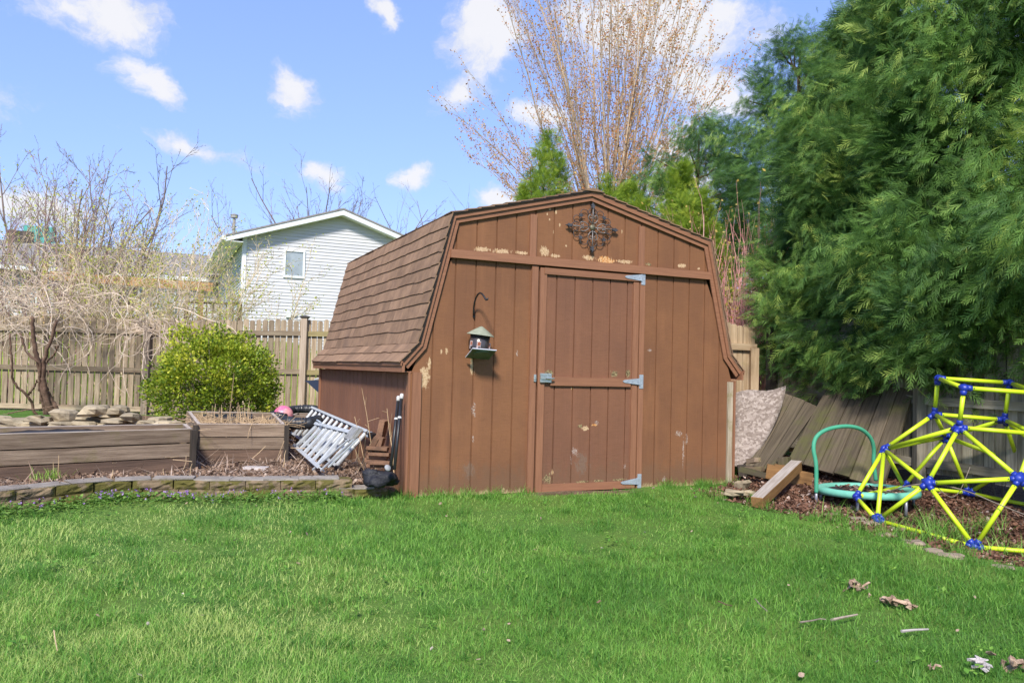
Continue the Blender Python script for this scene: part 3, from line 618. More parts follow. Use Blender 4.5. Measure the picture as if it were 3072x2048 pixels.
mb = PM(so_); c = sA+(sB-sA)*.28+nrm_out*.10; a = np.linspace(0, math.pi, 9); ax_ = nrm(sB-sA); mb.tube([c+ax_*.06*math.cos(q)+nrm_out*.05*math.sin(q) for q in a], .009, 6); mb.build('handle', steel_m, st)

pipe_m = M('corrugated_black_pipe', (.018, .020, .024), (.028, .030, .034), rough=.38, spec=.55)
hp = thing('drain_pipe', 'black corrugated drain pipe coiled behind the short raised bed', 'drain pipe', tuple(at(905, 1262, 11.4))); ho = tuple(hp.location)
def corr(path, rad=.066):
    P = np.array(path, float); L = np.concatenate([[0], np.cumsum(np.linalg.norm(np.diff(P, axis=0), axis=1))]); s = np.arange(0, L[-1], .0085)
    Q = np.stack([np.interp(s, L, P[:, i]) for i in range(3)], 1)
    for _ in range(3): Q[1:-1] = (Q[:-2]+2*Q[1:-1]+Q[2:])/4
    rr_ = rad*(1+.085*np.sign(np.sin(s*2*math.pi/.034)))
    mb = PM(ho); mb.tube(Q, rr_, 14, t=.5); return mb
corr([at(u, v, z) for u, v, z in ((808, 1257, 11.2), (826, 1243, 11.6), (850, 1236, 12.0), (880, 1230, 12.3), (910, 1227, 12.4), (940, 1228, 12.3), (965, 1236, 12.1))]).build('coil', pipe_m, hp, smooth=True)
corr([at(u, v, z) for u, v, z in ((806, 1262, 10.9), (815, 1264, 10.5), (840, 1263, 10.3), (866, 1266, 10.1), (890, 1270, 10.0), (925, 1270, 10.0), (955, 1262, 10.2))], .072).build('coil', pipe_m, hp, smooth=True)
corr([at(u, v, z) for u, v, z in ((802, 1255, 10.9), (815, 1247, 10.75), (835, 1247, 10.65), (858, 1252, 10.6))], .05).build('coil', pipe_m, hp, smooth=True)
c = at(850, 1245, 11.0); mt = bpy.data.materials.new('pink_ball_rubber'); mt.use_nodes = True; n = NT(mt.node_tree)
P = n.n('ShaderNodeTexCoord').outputs['Object']; col = n.mix(n.step(n.noise(P, 5.0, 3), .45, .62), (.62, .13, .25), (.66, .30, .30)); z = n.n('ShaderNodeSeparateXYZ', i0=P)
ln = n.math('ABSOLUTE', n.math('ADD', z.outputs[2], n.math('MULTIPLY', z.outputs[0], .35))); col = n.mix(n.step(ln, .008, .004), col, (.22, .04, .08)); col = n.mix(n.math('MULTIPLY', n.step(n.noise(P, 34, 3), .62, .7), .7), col, (.80, .62, .66))
bs = n.n('ShaderNodeBsdfPrincipled', iRoughness=.4); n.link(col, bs.inputs['Base Color']); n.link(bs.outputs[0], n.n('ShaderNodeOutputMaterial').inputs[0])
mb = MB(); th = np.linspace(0, math.pi, 19); mb.lathe(np.stack([np.sin(th)*.132, -np.cos(th)*.132], 1), (0, 0, 0), (0.2, .1, 1), 28); o = mb.build('ball', mt, smooth=True); o.location = c
tag(o, 'pink rubber ball resting in the black drain pipe coil', 'ball')

brick_m = M('brown_paver', (.235, .125, .075), (.15, .085, .055), (14, 14, 14), rough=.9, tintvar=.2, bump=.6, bscale=(60, 60, 60))
bl = 'brown paving brick in the stack leaning on the shed wall beside the poles'
def brick(c, size, X, Z=(0, 0, 1), label=bl):
    mb = PM(c); mb.box(c, size, X, Z, jit=.002); o = mb.build('paving_brick', brick_m); o.location = c
    bv = o.modifiers.new('bevel', 'BEVEL'); bv.width = .005; bv.segments = 2; return tag(o, label, 'brick', 'paving bricks beside the shed')
for k in range(7):
    f = k/6; brick(on_x(1133+6*math.sin(k*2.1), 1396-f*52, -.17+.01*math.sin(k*5)), (.20, .10, .034), (.85+.1*math.sin(k), -.45, .02*math.sin(k*3)))
brick(on_x(1122, 1334, -.20), (.17, .09, .05), (.25, -.3, .8), (.8, -.5, 0)); brick(on_x(1140, 1334, -.15), (.15, .085, .05), (.2, -.1, .9), (.8, -.5, 0))
brick(on_x(1146, 1290, -.10), (.20, .13, .06), (.15, -.1, .95), (.8, -.5, 0), 'upright brown brick on top of the stack by the shed wall')

for u0, v0, u1, v1, lb in ((1172, 1404, 1196, 1188, 'black metal pole with a pale cap nearer the ladder'), (1183, 1408, 1206, 1181, 'black metal pole with a pale cap nearer the shed corner')):
    a = on_x(u0, v0, -.17); b = on_x(u1, v1, -.055); t = thing('pole', lb, 'pole', tuple(a), 'black poles leaning on the shed'); d = nrm(b-a); Ln = np.linalg.norm(b-a)
    mb = PM(a); mb.tube([a, a+d*Ln*.93], .0145, 10); mb.build('shaft', black_m, t, smooth=True)
    mb = PM(a); mb.tube([a+d*Ln*.93, a+d*Ln*.985, b], [.0175, .0185, .013], 10); mb.build('cap', M('pale_grey_plastic', (.55, .53, .52), rough=.5), t, smooth=True)
    mb = PM(a); mb.tube([a+d*Ln*.665, a+d*Ln*.69], .0175, 10); mb.build('collar', M('pale_grey_plastic', (.5, .5, .5)), t)
c = on_x(1148, 1428, -.24); bagm = M('black_bag_film', (.010, .010, .013), (.022, .022, .027), (9, 9, 9), rough=.6, spec=.35, bump=1.0, bscale=(26, 26, 26))
mb = PM(c); rb = np.random.default_rng(8); c = c+np.array([0, .02, -.012]); mb.blob(c, (.145, .10, .062), n=(40, 24), jit=.2, seed=8); v = mb.v[0]; v += rb.normal(0, .0035, v.shape); rel = v-c; v[:, 2] += np.sin(rel[:, 0]*42+np.sin(rel[:, 1]*30)*1.5)*.008; v[:, 2] = np.maximum(v[:, 2], c[2]-.075)
q0 = np.argmin(np.linalg.norm(v-(on_x(1178, 1398, -.2)), axis=1))
o = mb.build('plastic_bag', bagm, smooth=True); o.location = c; tag(o, 'crumpled black plastic bag at the foot of the black poles', 'bag')
c = on_x(1163, 1403, -.24); mb = PM(c); mb.lathe([(0, .012), (.026, .010), (.032, .0), (.026, -.006), (0, -.008)], c, (.3, -.8, .5), 12); o = mb.build('jar_lid', M('grey_lid_plastic', (.30, .30, .31)), smooth=True); o.location = c
tag(o, 'pale round lid lying on the black plastic bag', 'jar lid')
p = at(933, 1146, 11.9); t = thing('plastic_tub', 'dark blue plastic piece poking out behind the shed back corner', 'plastic tub', tuple(p))  # unidentified plastic piece, built as a tub with leg and handle
mb = PM(p); rt_ = nrm(np.array([RT[0], RT[1], 0])); fw_ = np.array([-rt_[1], rt_[0], 0])
mb.prism([(-.10, .02), (.42, .05), (.42, .02), (.26, -.17), (.10, -.14), (-.06, .0)], p, rt_, (0, 0, 1), fw_*.5); mb.build('tub', M('dark_blue_plastic', (.02, .03, .06), rough=.5), t)
mb = PM(p); mb.tube([p+rt_*.2+fw_*.2+np.array([0, 0, -.1]), p+rt_*.2+fw_*.2+np.array([0, 0, -.86])], .02, 6); mb.build('leg', black_m, t)
mb = PM(p); mb.tube([p+rt_*.05+np.array([0, 0, .04]), p+rt_*.25+np.array([0, 0, .09]), p+rt_*.45+np.array([0, 0, .10])], .012, 6); mb.build('handle', alu_m, t)

# ------------------------------------------------------------------ things on the front wall
t = thing('wall_ornament', 'dark wrought iron scroll ornament hung in the gable of the shed', 'wall ornament', (1.829, -.03, 2.617)); oo = (1.829, -.03, 2.617)
def sc(mb, pts, r=.0045, y=-.035):
    P = np.array([(oo[0]+a*.30, y+oo[1]*0, oo[2]+b*.25) for a, b in pts]); mb.tube(P, r, 6)
def spiral(c, r0, r1, a0, turns, nseg=26):      # points of a spiral, in ornament units
    out = []
    for i in range(nseg):
        f = i/(nseg-1); a = a0+turns*2*math.pi*f; r_ = r0+(r1-r0)*f; out.append((c[0]+r_*math.cos(a), c[1]+r_*math.sin(a)))
    return out
for k in range(4):
    ca, sa = math.cos(k*math.pi/2), math.sin(k*math.pi/2); ro = lambda L: [(a*ca-b*sa, a*sa+b*ca) for a, b in L]
    mb = PM(oo); sc(mb, ro([(0, .1), (0, .5), (0, .78)]), .005, -.045); mb.build('arm', iron_light_m, t, smooth=True)
    for s in (-1, 1):
        mb = PM(oo); sc(mb, ro([(s*.03, .16)]+[(s*abs(a), b) for a, b in [(.10, .20), (.17, .30), (.19, .40), (.16, .47), (.10, .49), (.05, .45), (.04, .39), (.07, .36), (.11, .37)]]), .0045, -.05); mb.build('inner_scroll', iron_light_m, t, smooth=True)
        mb = PM(oo); sc(mb, ro([(s*a, b) for a, b in [(.02, .82), (.12, .72), (.19, .62), (.18, .55), (.12, .52), (.07, .55), (.07, .60), (.10, .62)]]), .0038, -.035); mb.build('outer_scroll', iron_m, t, smooth=True)
    mb = PM(oo); d = ro([(0, 1)])[0]
    for zz, wd_, ln in ((-.040, .05, .135), (-.052, .034, .11)):
        poly = ro([(0, .74), (wd_*1.5, .80), (wd_*1.1, .84), (wd_*1.9, .89), (wd_*.9, .93), (0, .76+ln*1.9), (-wd_*.9, .93), (-wd_*1.9, .89), (-wd_*1.1, .84), (-wd_*1.5, .80)])
        mb.prism(poly, (oo[0], zz, oo[2]), (.30, 0, 0), (0, 0, .25), (0, .008, 0))
    mb.build('leaf_tip', iron_m, t)
    a0 = math.pi/4+k*math.pi/2; cc = (.62*math.cos(a0), .62*math.sin(a0))
    mb = PM(oo)
    for s in (-1, 1):
        base_a = a0+s*math.pi/2; pts = []
        c1 = (cc[0]+.17*math.cos(base_a), cc[1]+.17*math.sin(base_a))
        sc(mb, spiral(c1, .175, .085, a0+s*2.6, -s*.85), .0035, -.03)
    mb.build('corner_scroll', iron_m, t, smooth=True)
    mb = PM(oo)
    poly = [(cc[0]+.09*f*math.cos(a0+q), cc[1]+.09*f*math.sin(a0+q)) for q, f in zip(np.linspace(0, 2*math.pi, 11)[:-1], (1.3, .6, 1.1, .5, 1.0, .5, 1.0, .5, 1.1, .6))]
    mb.prism(poly, (oo[0], -.042, oo[2]), (.30, 0, 0), (0, 0, .25), (0, .01, 0)); mb.build('corner_leaf', iron_m, t)
mb = PM(oo); mb.lathe([(0, .018), (.02, .016), (.029, .009), (.032, 0)], (oo[0], -.04, oo[2]), (0, -1, 0), 20); mb.build('medallion', M('aged_brass', (.19, .17, .11), (.10, .09, .06), (60, 60, 60), rough=.5, metal=.4), t, smooth=True)

k_ = lambda u, v, y: on_y(1340+u*200/1206, 840+v*260/1568, y)
hk = thing('plant_hook', 'black curved plant hook screwed to the shed front above the feeder', 'hook', tuple(k_(490, 655, -.01))); hq = tuple(hk.location)
mb = PM(hq); mb.tube([k_(u, v, y) for u, v, y in ((490, 640, -.022), (488, 560, -.03), (492, 490, -.045), (505, 400, -.07), (530, 320, -.10), (565, 258, -.135), (600, 232, -.165), (635, 245, -.20), (668, 285, -.23), (695, 330, -.25), (715, 362, -.265), (735, 355, -.275), (742, 325, -.28))], .0085, 8); mb.build('arm', black_m, hk, smooth=True)
mb = PM(hq); mb.box(k_(490, 600, -.012), (.016, .012, .075)); mb.lathe([(0, .006), (.008, .004), (.009, 0)], k_(490, 628, -.018), (0, -1, 0), 8); mb.build('wall_plate', black_m, hk)
fd = thing('bird_feeder', 'tilted hanging bird feeder with a conical lid on the shed front', 'bird feeder', (.60, -.13, 1.45)); fo = (.60, -.13, 1.45)
axf = nrm(np.array([.10, -.05, 1.0])); c0 = np.array([.597, -.135, 1.335])
mb = PM(fo); mb.lathe([(.130, .150), (.122, .158), (.085, .185), (.045, .212), (.012, .232), (0, .234)], c0, axf, 28); mb.lathe([(.130, .150), (.118, .152), (.0, .17)], c0, axf, 28); mb.build('lid', M('sage_tin_lid', (.34, .36, .27), (.22, .24, .17), (8, 8, 8), rough=.55, metal=.1), fd, smooth=True)
mb = PM(fo); mb.lathe([(.0, .0), (.088, .0), (.092, .01), (.092, .16), (.0, .165)], c0, axf, 26); mb.build('seed_tube', M('smoky_plastic', (.035, .03, .035), (.06, .05, .05), (20, 20, 20), rough=.25, spec=.6), fd, smooth=True)
Xf = nrm(np.cross(axf, (0, -1, .25)))*-1; Xf = nrm(np.array([1, .02, -.1])); Yf = np.cross(axf, Xf)
mb = PM(fo); axt = nrm(np.array([.05, .40, .90])); Xt = nrm(np.array([1, .0, .02])-axt*np.dot(axt, np.array([1, 0, .02])))
mb.box(c0+np.array([.02, -.02, -.02]), (.235, .20, .008), Xt, axt, t=.5); mb.build('tray', M('white_tray_rim', (.55, .54, .60), (.46, .45, .5), rough=.5), fd)
mb = PM(fo); cb = c0+np.array([.02, -.02, -.02]); mb.box(cb-axt*.006, (.225, .19, .006), Xt, axt, t=.5); mb.lathe([(.085, -.001), (.08, .008), (.05, .012), (0, .013)], cb-axt*.008, -axt, 26); mb.build('tray_bottom', M('green_plastic', (.085, .13, .085), (.05, .085, .055), (8, 8, 8), rough=.45), fd)
for xa, ya, w_ in ((-.030, -.089, .042), (.085, -.045, .03), (-.088, -.04, .02)):
    c = c0+Xf*xa+np.array([0, ya, .052]); mb = PM(fo); mb.box(c, (w_, .006, .07), Xf, axf); mb.build('port_frame', M('pinkish_plastic', (.50, .38, .36), rough=.6), fd)
    mb = PM(fo); mb.box(c+np.array([0, -.0035, .012]), (w_*.66, .003, .03), Xf, axf); mb.build('port', M('rust_seed', (.33, .10, .05), rough=.8), fd)
    mb = PM(fo); mb.lathe([(.0, .002), (.009, .001), (.011, 0)], c+np.array([0, -.0045, -.022]), (0, -1, 0), 12); mb.build('perch_hole', black_m, fd)

# ------------------------------------------------------------------ fences
def fence_bay(t, org, a, b, za, zb, hgt, pw, gap, rails, pm, rm, front, ear=True, lean=.004, seed=0, missing=()):
    """pickets from a to b (x, y), ground za..zb; `front` is the horizontal unit vector towards the viewer's side, where rails sit."""
    r = np.random.default_rng(seed); a = np.array(a, float); b = np.array(b, float); Ln = np.linalg.norm(b-a); d = (b-a)/Ln; k = int(Ln/(pw+gap)); st_ = Ln/k
    mb = PM(org); f2 = np.array(front)
    for i in range(k):
        if i in missing: continue
        s0 = (i+.5)*st_; p = a+d*s0; z0 = za+(zb-za)*s0/Ln+.05+r.uniform(-.01, .01); h = hgt-.05+r.normal(0, .008); w_ = pw+r.normal(0, .003)-.002; ln = r.normal(0, lean)
        e = .022 if ear else .0; tp = [(-w_/2, 0), (w_/2, 0), (w_/2+ln, h-e), (w_/2-e+ln, h), (-w_/2+e+ln, h), (-w_/2+ln, h-e)]
        poly = np.array(tp); n0 = len(poly)
        org_ = np.array([*(p-f2*(.018+r.uniform(0, .004))), z0])
        g = np.concatenate([np.stack([poly[:, 1], poly[:, 0], np.zeros(n0)], 1), np.stack([poly[:, 1], poly[:, 0], np.full(n0, .018)], 1)])+r.uniform(-30, 30, 3)
        mb.prism(poly if np.cross([*d, 0], [0, 0, 1]) @ np.array([*f2, 0]) > 0 else poly, org_, (*d, 0), (0, 0, 1), (*(f2*.017), 0), r.random(), g)
    mb.build('picket_panel', pm, t)
    for q in rails:
        mb = PM(org); mb.bar((*(a+f2*.019), za+q), (*(b+f2*.019), zb+q+r.normal(0, .006)), .038, .088, t=r.random()); mb.build('rail', rm, t)
def fence_post(t, org, p, z0, h, mat_, wd_=.095, cap=None):
    mb = PM(org); mb.box((*p, z0+h/2-.05), (wd_, wd_, h+.1), X=(RT[0], RT[1], 0)); po = mb.build('post', mat_, t)
    if cap:
        c = np.array([*p, z0+h]); mb = PM(org); A = np.array([RT[0], RT[1], 0]); A = nrm(A); B = np.array([-A[1], A[0], 0]); w2 = wd_*.5+.024
        base_ = [c+A*sx*w2+B*sy*w2 for sx, sy in ((-1, -1), (1, -1), (1, 1), (-1, 1))]; v = [q+np.array([0, 0, .012]) for q in base_]+[q+np.array([0, 0, .028]) for q in base_]+[c+np.array([0, 0, .052])]+[q*.5+c*.5-np.array([0, 0, .03]) for q in base_]
        mb.add(v, [np.array([[0, 1, 5, 4], [1, 2, 6, 5], [2, 3, 7, 6], [3, 0, 4, 7], [9, 10, 1, 0], [10, 11, 2, 1], [11, 12, 3, 2], [12, 9, 0, 3]]), np.array([[4, 5, 8], [5, 6, 8], [6, 7, 8], [7, 4, 8]])])
        mb.build('cap', cap, po)
    return po
fd_ = nrm(np.array([RT[0], RT[1]])); ff = np.array([fd_[1], -fd_[0]])          # the left fence runs square to the view, front towards it
ff = ff if ff @ (CAM[:2]-np.array([0, 9])) > 0 else -ff
lf = at(437, 1255, 14.65); p2 = np.array(lf[:2]); zg = float(lf[2])
org = (p2[0], p2[1], zg); t = thing('picket_fence', 'weathered dog-ear picket fence with gaps along the back of the garden beds', 'fence', org)
P1 = p2+fd_*2.84; P0 = p2-fd_*2.9
fence_bay(t, org, P0-fd_*2.9, P0, zg, zg, 1.80, .088, .020, (.17, .86, 1.56), fence_m, fence_m, ff, seed=1)
fence_bay(t, org, P0, p2, zg, zg, 1.80, .094, .026, (.17, .87, 1.575), fence_m, fence_m, ff, seed=2, lean=.006)
fence_bay(t, org, p2, P1, zg, zg+.06, 1.80, .091, .019, (.17, .875, 1.56), fence_m, fence_m, ff, seed=3)
fence_bay(t, org, P1, P1+fd_*2.5, zg+.06, zg+.1, 1.80, .091, .014, (.17, .85, 1.55), fence_m, M('yellow_rail', (.33, .27, .12), (.24, .19, .09), (3, 30, 30), rough=.85, bump=.4, bscale=(4, 90, 90)), ff, seed=4)  # rails of this bay are yellower than the others
fence_bay(t, org, P1+fd_*2.5, P1+fd_*4.9, zg+.1, zg+.1, 1.80, .091, .014, (.17, .85, 1.55), fence_m, fence_m, ff, seed=5)
for p, h, mm, cap in ((P0, 1.5, post_m, None), (p2+ff*.05, 1.66, M('brown_post_wood', (.27, .215, .16), (.16, .12, .09), (1.6, 40, 40), rough=.85, bump=.4, bscale=(4, 120, 120)), None), (P1+ff*.06, 1.90, post_m, M('dark_post_cap', (.12, .11, .10), (.07, .065, .06), rough=.6)), (P1+fd_*2.5, 1.7, fence_m, None), (P0-fd_*2.9, 1.5, fence_m, None)):
    fence_post(t, org, p, zg, h, mm, .105 if cap else .115, cap)
# short section beside the shed and the long shaded fence on the right
CNR = np.array([5.42, 1.52]); org = (4.6, 1.52, .15)
t = thing('board_fence', 'short pale warm board fence between the shed and the dark corner gap', 'fence', org)
fence_bay(t, org, (3.75, 1.52), (5.26, 1.52), .06, .06, 1.80, .096, .004, (.14, .76, 1.50), fence_light_m, fence_light_m, np.array([0, -1.]), seed=6)
fence_post(t, org, (5.20, 1.47), .05, 1.50, fence_light_m, .105)
org = (5.42, -.95, .1); t = thing('board_fence', 'long grey-green board fence running along under the big evergreens', 'fence', org)
for k, (ya, yb) in enumerate(((1.30, -.92), (-.92, -3.36), (-3.36, -5.8))):
    fence_bay(t, org, (5.45, ya), (5.43, yb), .16-.02*k, .14-.02*k, 1.75, .108, .004, (.16, .82, 1.50), fence_dark_m, fence_dark_m, np.array([-1., 0]), ear=False, seed=10+k)
for y in (-.92, -3.36): fence_post(t, org, (5.40, y), .1, 1.72, fence_dark_m, .10)
mb = PM(org); mb.box((5.40, 1.36, .95), (.10, .10, 1.75)); mb.build('corner_post', M('dark_corner_fill', (.05, .04, .03), (.025, .02, .016), (3, 30, 30), rough=.9), t)  # near-black box filling the gap at the fence corner

# ------------------------------------------------------------------ boards and scrap leaning by the shed
def leaning_board(name, label, cat, Q, mat_, n_boards, th=.03, curve=0.0, rag=0.0, seed=0):
    """Q: top-left, top-right, bottom-right, bottom-left corners in space; planks run top to bottom."""
    r = np.random.default_rng(seed); Q = [np.array(q, float) for q in Q]; org = (Q[2]+Q[3])/2; nn = nrm(np.cross(Q[1]-Q[0], Q[3]-Q[0])); nn = nn if nn @ (CAM-Q[0]) > 0 else -nn
    mb = PM(org); nv = 9
    for k in range(n_boards):
        u0, u1 = k/n_boards+(.006 if k else 0), (k+1)/n_boards-(.006 if k < n_boards-1 else 0); off = r.uniform(-.002, .002); tt = r.random(); V = []; G = []
        te = [r.uniform(-rag, rag) for _ in range(2)]; be = r.uniform(-rag, rag)
        for j in range(nv):
            v = j/(nv-1)
            for i, u in enumerate((u0, u1)):
                vv = v*(1-te[i]*.0)+(te[i] if j == 0 else 0)+(be if j == nv-1 else 0)
                top = Q[0]*(1-u)+Q[1]*u; bot = Q[3]*(1-u)+Q[2]*u
                q = top*(1-vv)+bot*vv+nn*(off+curve*4*(v-.5)**2-curve); V.append(q); G.append((np.linalg.norm(bot-top)*v, u*np.linalg.norm(Q[1]-Q[0]), 0))
        V = np.array(V); i = np.arange(nv-1)*2; f = np.stack([i, i+1, i+3, i+2], -1); m_ = len(V); V2 = np.concatenate([V, V-nn*th]); G2 = np.concatenate([G, G])+np.array([k*7.3+seed, seed*3.1, 0])
        sd = np.concatenate([np.stack([i, i+2, i+2+m_, i+m_], -1), np.stack([i+1, i+1+m_, i+3+m_, i+3], -1), [[0, m_, m_+1, 1]], [[m_-2, m_-1, 2*m_-1, 2*m_-2]]])
        mb.add(V2, [f, f[:, ::-1]+m_, sd], G2, tt)
    o = mb.build(name, mat_); o.location = org
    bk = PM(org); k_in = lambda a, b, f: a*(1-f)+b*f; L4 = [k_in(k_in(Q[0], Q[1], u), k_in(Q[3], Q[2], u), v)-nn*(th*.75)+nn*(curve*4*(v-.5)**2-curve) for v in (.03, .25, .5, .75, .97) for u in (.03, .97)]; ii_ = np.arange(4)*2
    bk.add(L4, np.stack([ii_, ii_+1, ii_+3, ii_+2], -1)); bk.build('seam_shade', bed_end_m, o); return tag(o, label, cat)  # added dark sheet behind the planks, shade of the seams put into colour
z8 = lambda u, v, Z: at(2180+u*580/2352, 1120+v*380/1541, Z)
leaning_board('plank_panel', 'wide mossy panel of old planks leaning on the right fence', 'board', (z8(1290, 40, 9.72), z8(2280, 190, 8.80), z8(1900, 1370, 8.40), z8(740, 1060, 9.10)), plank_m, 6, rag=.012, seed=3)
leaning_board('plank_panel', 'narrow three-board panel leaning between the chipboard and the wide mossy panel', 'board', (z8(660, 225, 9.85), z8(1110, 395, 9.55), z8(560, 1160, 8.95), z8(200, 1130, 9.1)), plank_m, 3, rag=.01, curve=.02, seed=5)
z_ = z8
osb_m = bpy.data.materials.new('weathered_chipboard'); osb_m.use_nodes = True; n = NT(osb_m.node_tree); P = n.n('ShaderNodeTexCoord').outputs['Object']
cells = []
for k, (rz, sc_) in enumerate(((.5, (30, 90, 60)), (-.7, (80, 34, 60)), (1.4, (40, 100, 60)))):
    mp = n.n('ShaderNodeMapping', iVector=P, iRotation=(rz, rz*.6, rz*1.3), iScale=sc_); vo = n.n('ShaderNodeTexVoronoi', iVector=mp.outputs[0], iScale=.55); cells.append(n.n('ShaderNodeSeparateColor', i0=vo.outputs['Color']).outputs[0])
f1 = n.math('MAXIMUM', n.math('MULTIPLY', cells[0], cells[1]), n.math('MULTIPLY', cells[2], .55)); col = n.mix(n.step(f1, .1, .7), (.19, .145, .12), (.40, .33, .29)); col = n.mix(n.math('MULTIPLY', n.step(n.noise(P, 2.2, 5), .4, .7), .6), col, (.16, .125, .10))
bs = n.n('ShaderNodeBsdfPrincipled', iRoughness=.9); n.link(col, bs.inputs['Base Color']); bp = n.n('ShaderNodeBump', iStrength=.8, iDistance=.01, iHeight=f1); n.link(bp.outputs[0], bs.inputs['Normal']); n.link(bs.outputs[0], n.n('ShaderNodeOutputMaterial').inputs[0])
# the chipboard sheet sags in a curve: outline rows from top to bottom (right edge bends in)
rows = []
for v, (ru, rv), (lu, lv) in zip(np.linspace(0, 1, 10), ((722, 165), (700, 280), (660, 420), (600, 580), (530, 720), (450, 860), (360, 975), (270, 1050), (200, 1110), (130, 1135)), ((95, 245), (95, 345), (95, 445), (95, 555), (95, 675), (90, 795), (90, 895), (85, 985), (82, 1060), (80, 1130))):
    rows.append([z8(ru*f+lu*(1-f), rv*f+lv*(1-f)-22*math.sin(f*7)*(v == 0), 9.62-.5*v-.12*v*v) for f in np.linspace(0, 1, 9)])
A = np.array(rows); c = A[-1, 4]; mb = PM(c); i = (np.arange(9)[:, None]*9+np.arange(8)[None]).ravel(); mb.add(A.reshape(-1, 3), np.stack([i, i+1, i+10, i+9], -1)); o = mb.build('chipboard_sheet', osb_m, smooth=True); o.location = c
so = o.modifiers.new('thick', 'SOLIDIFY'); so.thickness = .014; tag(o, 'sagging sheet of weathered chipboard leaning just behind the shed corner', 'board')
q4 = lambda u, v, Z: at(2150+u*350/2195, 1300+v*250/1568, Z)
a = q4(760, 1110, 7.55); b = q4(1500, 600, 8.55); a[2] = float(height(a[0], a[1]))+.055; mb = PM(a); X = nrm(b-a)
mb.bar(a+X*.0, b, .115, .10); o = mb.build('timber_beam', timber_m); o.location = a; tag(o, 'heavy sawn timber beam propped on wood scraps beside the shed', 'beam')
bv = o.modifiers.new('bevel', 'BEVEL'); bv.width = .004; bv.segments = 2
mb = PM(a); mb.bar(a+np.array([0, 0, .0510]), b+np.array([0, 0, .0510]), .111, .003); t2 = mb.build('weathered_top', timber_top_m, o)
SCR = [((930, 700), (1790, 880), 8.75, .10, .15, 'brown wood offcut under the raised end of the timber beam'), ((420, 660), (920, 790), 8.72, .05, .06, 'thin greenish stick lying across the scrap pile by the shed'), ((400, 700), (560, 690), 8.95, .10, .12, 'dark square block in the shadow beside the shed wall'),
       ((560, 660), (870, 665), 8.9, .10, .05, 'flat grey offcut lying on the scrap pile'), ((1175, 545), (1375, 545), 9.0, .10, .12, 'short mossy block standing behind the timber beam'), ((1090, 640), (1290, 650), 8.95, .10, .07, 'brown block under the short mossy block'), ((620, 520), (770, 490), 8.9, .09, .05, 'small split block under the chipboard edge')]
for k, (pa, pb, Z, wd_, th, lb) in enumerate(SCR):
    a = q4(*pa, Z); b = q4(*pb, Z-.12+.05*(k % 3)); mb = PM(a); mb.bar(a, b, wd_, th); o = mb.build('wood_offcut', (timber_m, plank_m, bed_end_m, bed_m, plank_m, timber_m, bed_m)[k]); o.location = a; tag(o, lb, 'wood offcut')

# ------------------------------------------------------------------ trampoline and climbing dome
tc_ = at(2601, 1466, 8.0); tr_m = M('green_handle_foam', (.065, .33, .20), (.055, .28, .17), (6, 6, 6), rough=.6); rim_m = M('aqua_rim_pad', (.17, .48, .37), (.13, .40, .30), (6, 6, 6), rough=.6); leg_m = M('grey_steel_leg', (.30, .30, .34), (.24, .24, .28), rough=.45, metal=.4)
tr = thing('trampoline', 'small round green trampoline with a handle bar standing on dead leaves', 'trampoline', (tc_[0], tc_[1], tc_[2]-.22)); to = tuple(tr.location); RR = .475
tilt = np.array([.0, .03, 1.0]); tilt = nrm(tilt); tA = nrm(np.cross((0, 1, 0), tilt)); tB = np.cross(tilt, tA)
ring = lambda rad, dz=0, n_=48: [tc_+tA*rad*math.cos(q)+tB*rad*math.sin(q)+tilt*dz for q in np.linspace(0, 2*math.pi, n_+1)]
mb = PM(to); mb.lathe([(RR-.105, -.012), (RR-.10, .006), (RR-.03, .016), (RR+.004, .006), (RR+.012, -.022), (RR+.004, -.050), (RR-.02, -.052)], tc_, tilt, 56); mb.build('rim_pad', rim_m, tr, smooth=True)
mb = PM(to); mb.lathe([(0, -.022), (RR-.09, -.012)], tc_, tilt, 40); mb.build('jump_mat', M('black_mat', (.012, .012, .016), (.03, .03, .034), (4, 4, 4), rough=.7), tr)
for k in range(6):
    q = k*math.pi/3+.55; p = tc_+tA*(RR-.03)*math.cos(q)+tB*(RR-.03)*math.sin(q); mb = PM(to); zb = float(height(p[0], p[1]))
    mb.tube([p-tilt*.04, (p[0], p[1], zb-.01)], .015, 10); lg = mb.build('leg', leg_m, tr, smooth=True)
    mb = PM(to); mb.tube([(p[0], p[1], zb+.02), (p[0], p[1], zb-.012)], .019, 10); mb.build('rubber_foot', black_m, lg)
hz = lambda u, v, Z: at(2180+u*580/2352, 1120+v*380/1541, Z)
HP = [(1090, 1450, 7.95), (1090, 1330, 7.95), (1092, 1180, 7.95), (1085, 1060, 7.96), (1058, 960, 7.97), (1055, 870, 7.98), (1075, 790, 8.0), (1130, 725, 8.02), (1230, 672, 8.06), (1370, 643, 8.1), (1480, 638, 8.14), (1590, 655, 8.18), (1680, 700, 8.22), (1750, 775, 8.26), (1785, 860, 8.28), (1795, 960, 8.30), (1782, 1060, 8.31), (1800, 1180, 8.32), (1815, 1300, 8.33)]
H = np.array([hz(*q) for q in HP]); s = np.linspace(0, 1, len(H)); ss = np.linspace(0, 1, 90); H = np.stack([np.interp(ss, s, H[:, i]) for i in range(3)], 1)
for _ in range(6): H[1:-1] = (H[:-2]+2*H[1:-1]+H[2:])/4
mb = PM(to); mb.tube(H, .020, 14, t=.5); mb.build('handle_bar', tr_m, tr, smooth=True)
p = H[0]; mb = PM(to); mb.tube([p+np.array([0, 0, .02]), (p[0], p[1], float(height(p[0], p[1]))-.01)], .015, 10); mb.build('leg', leg_m, tr, smooth=True)
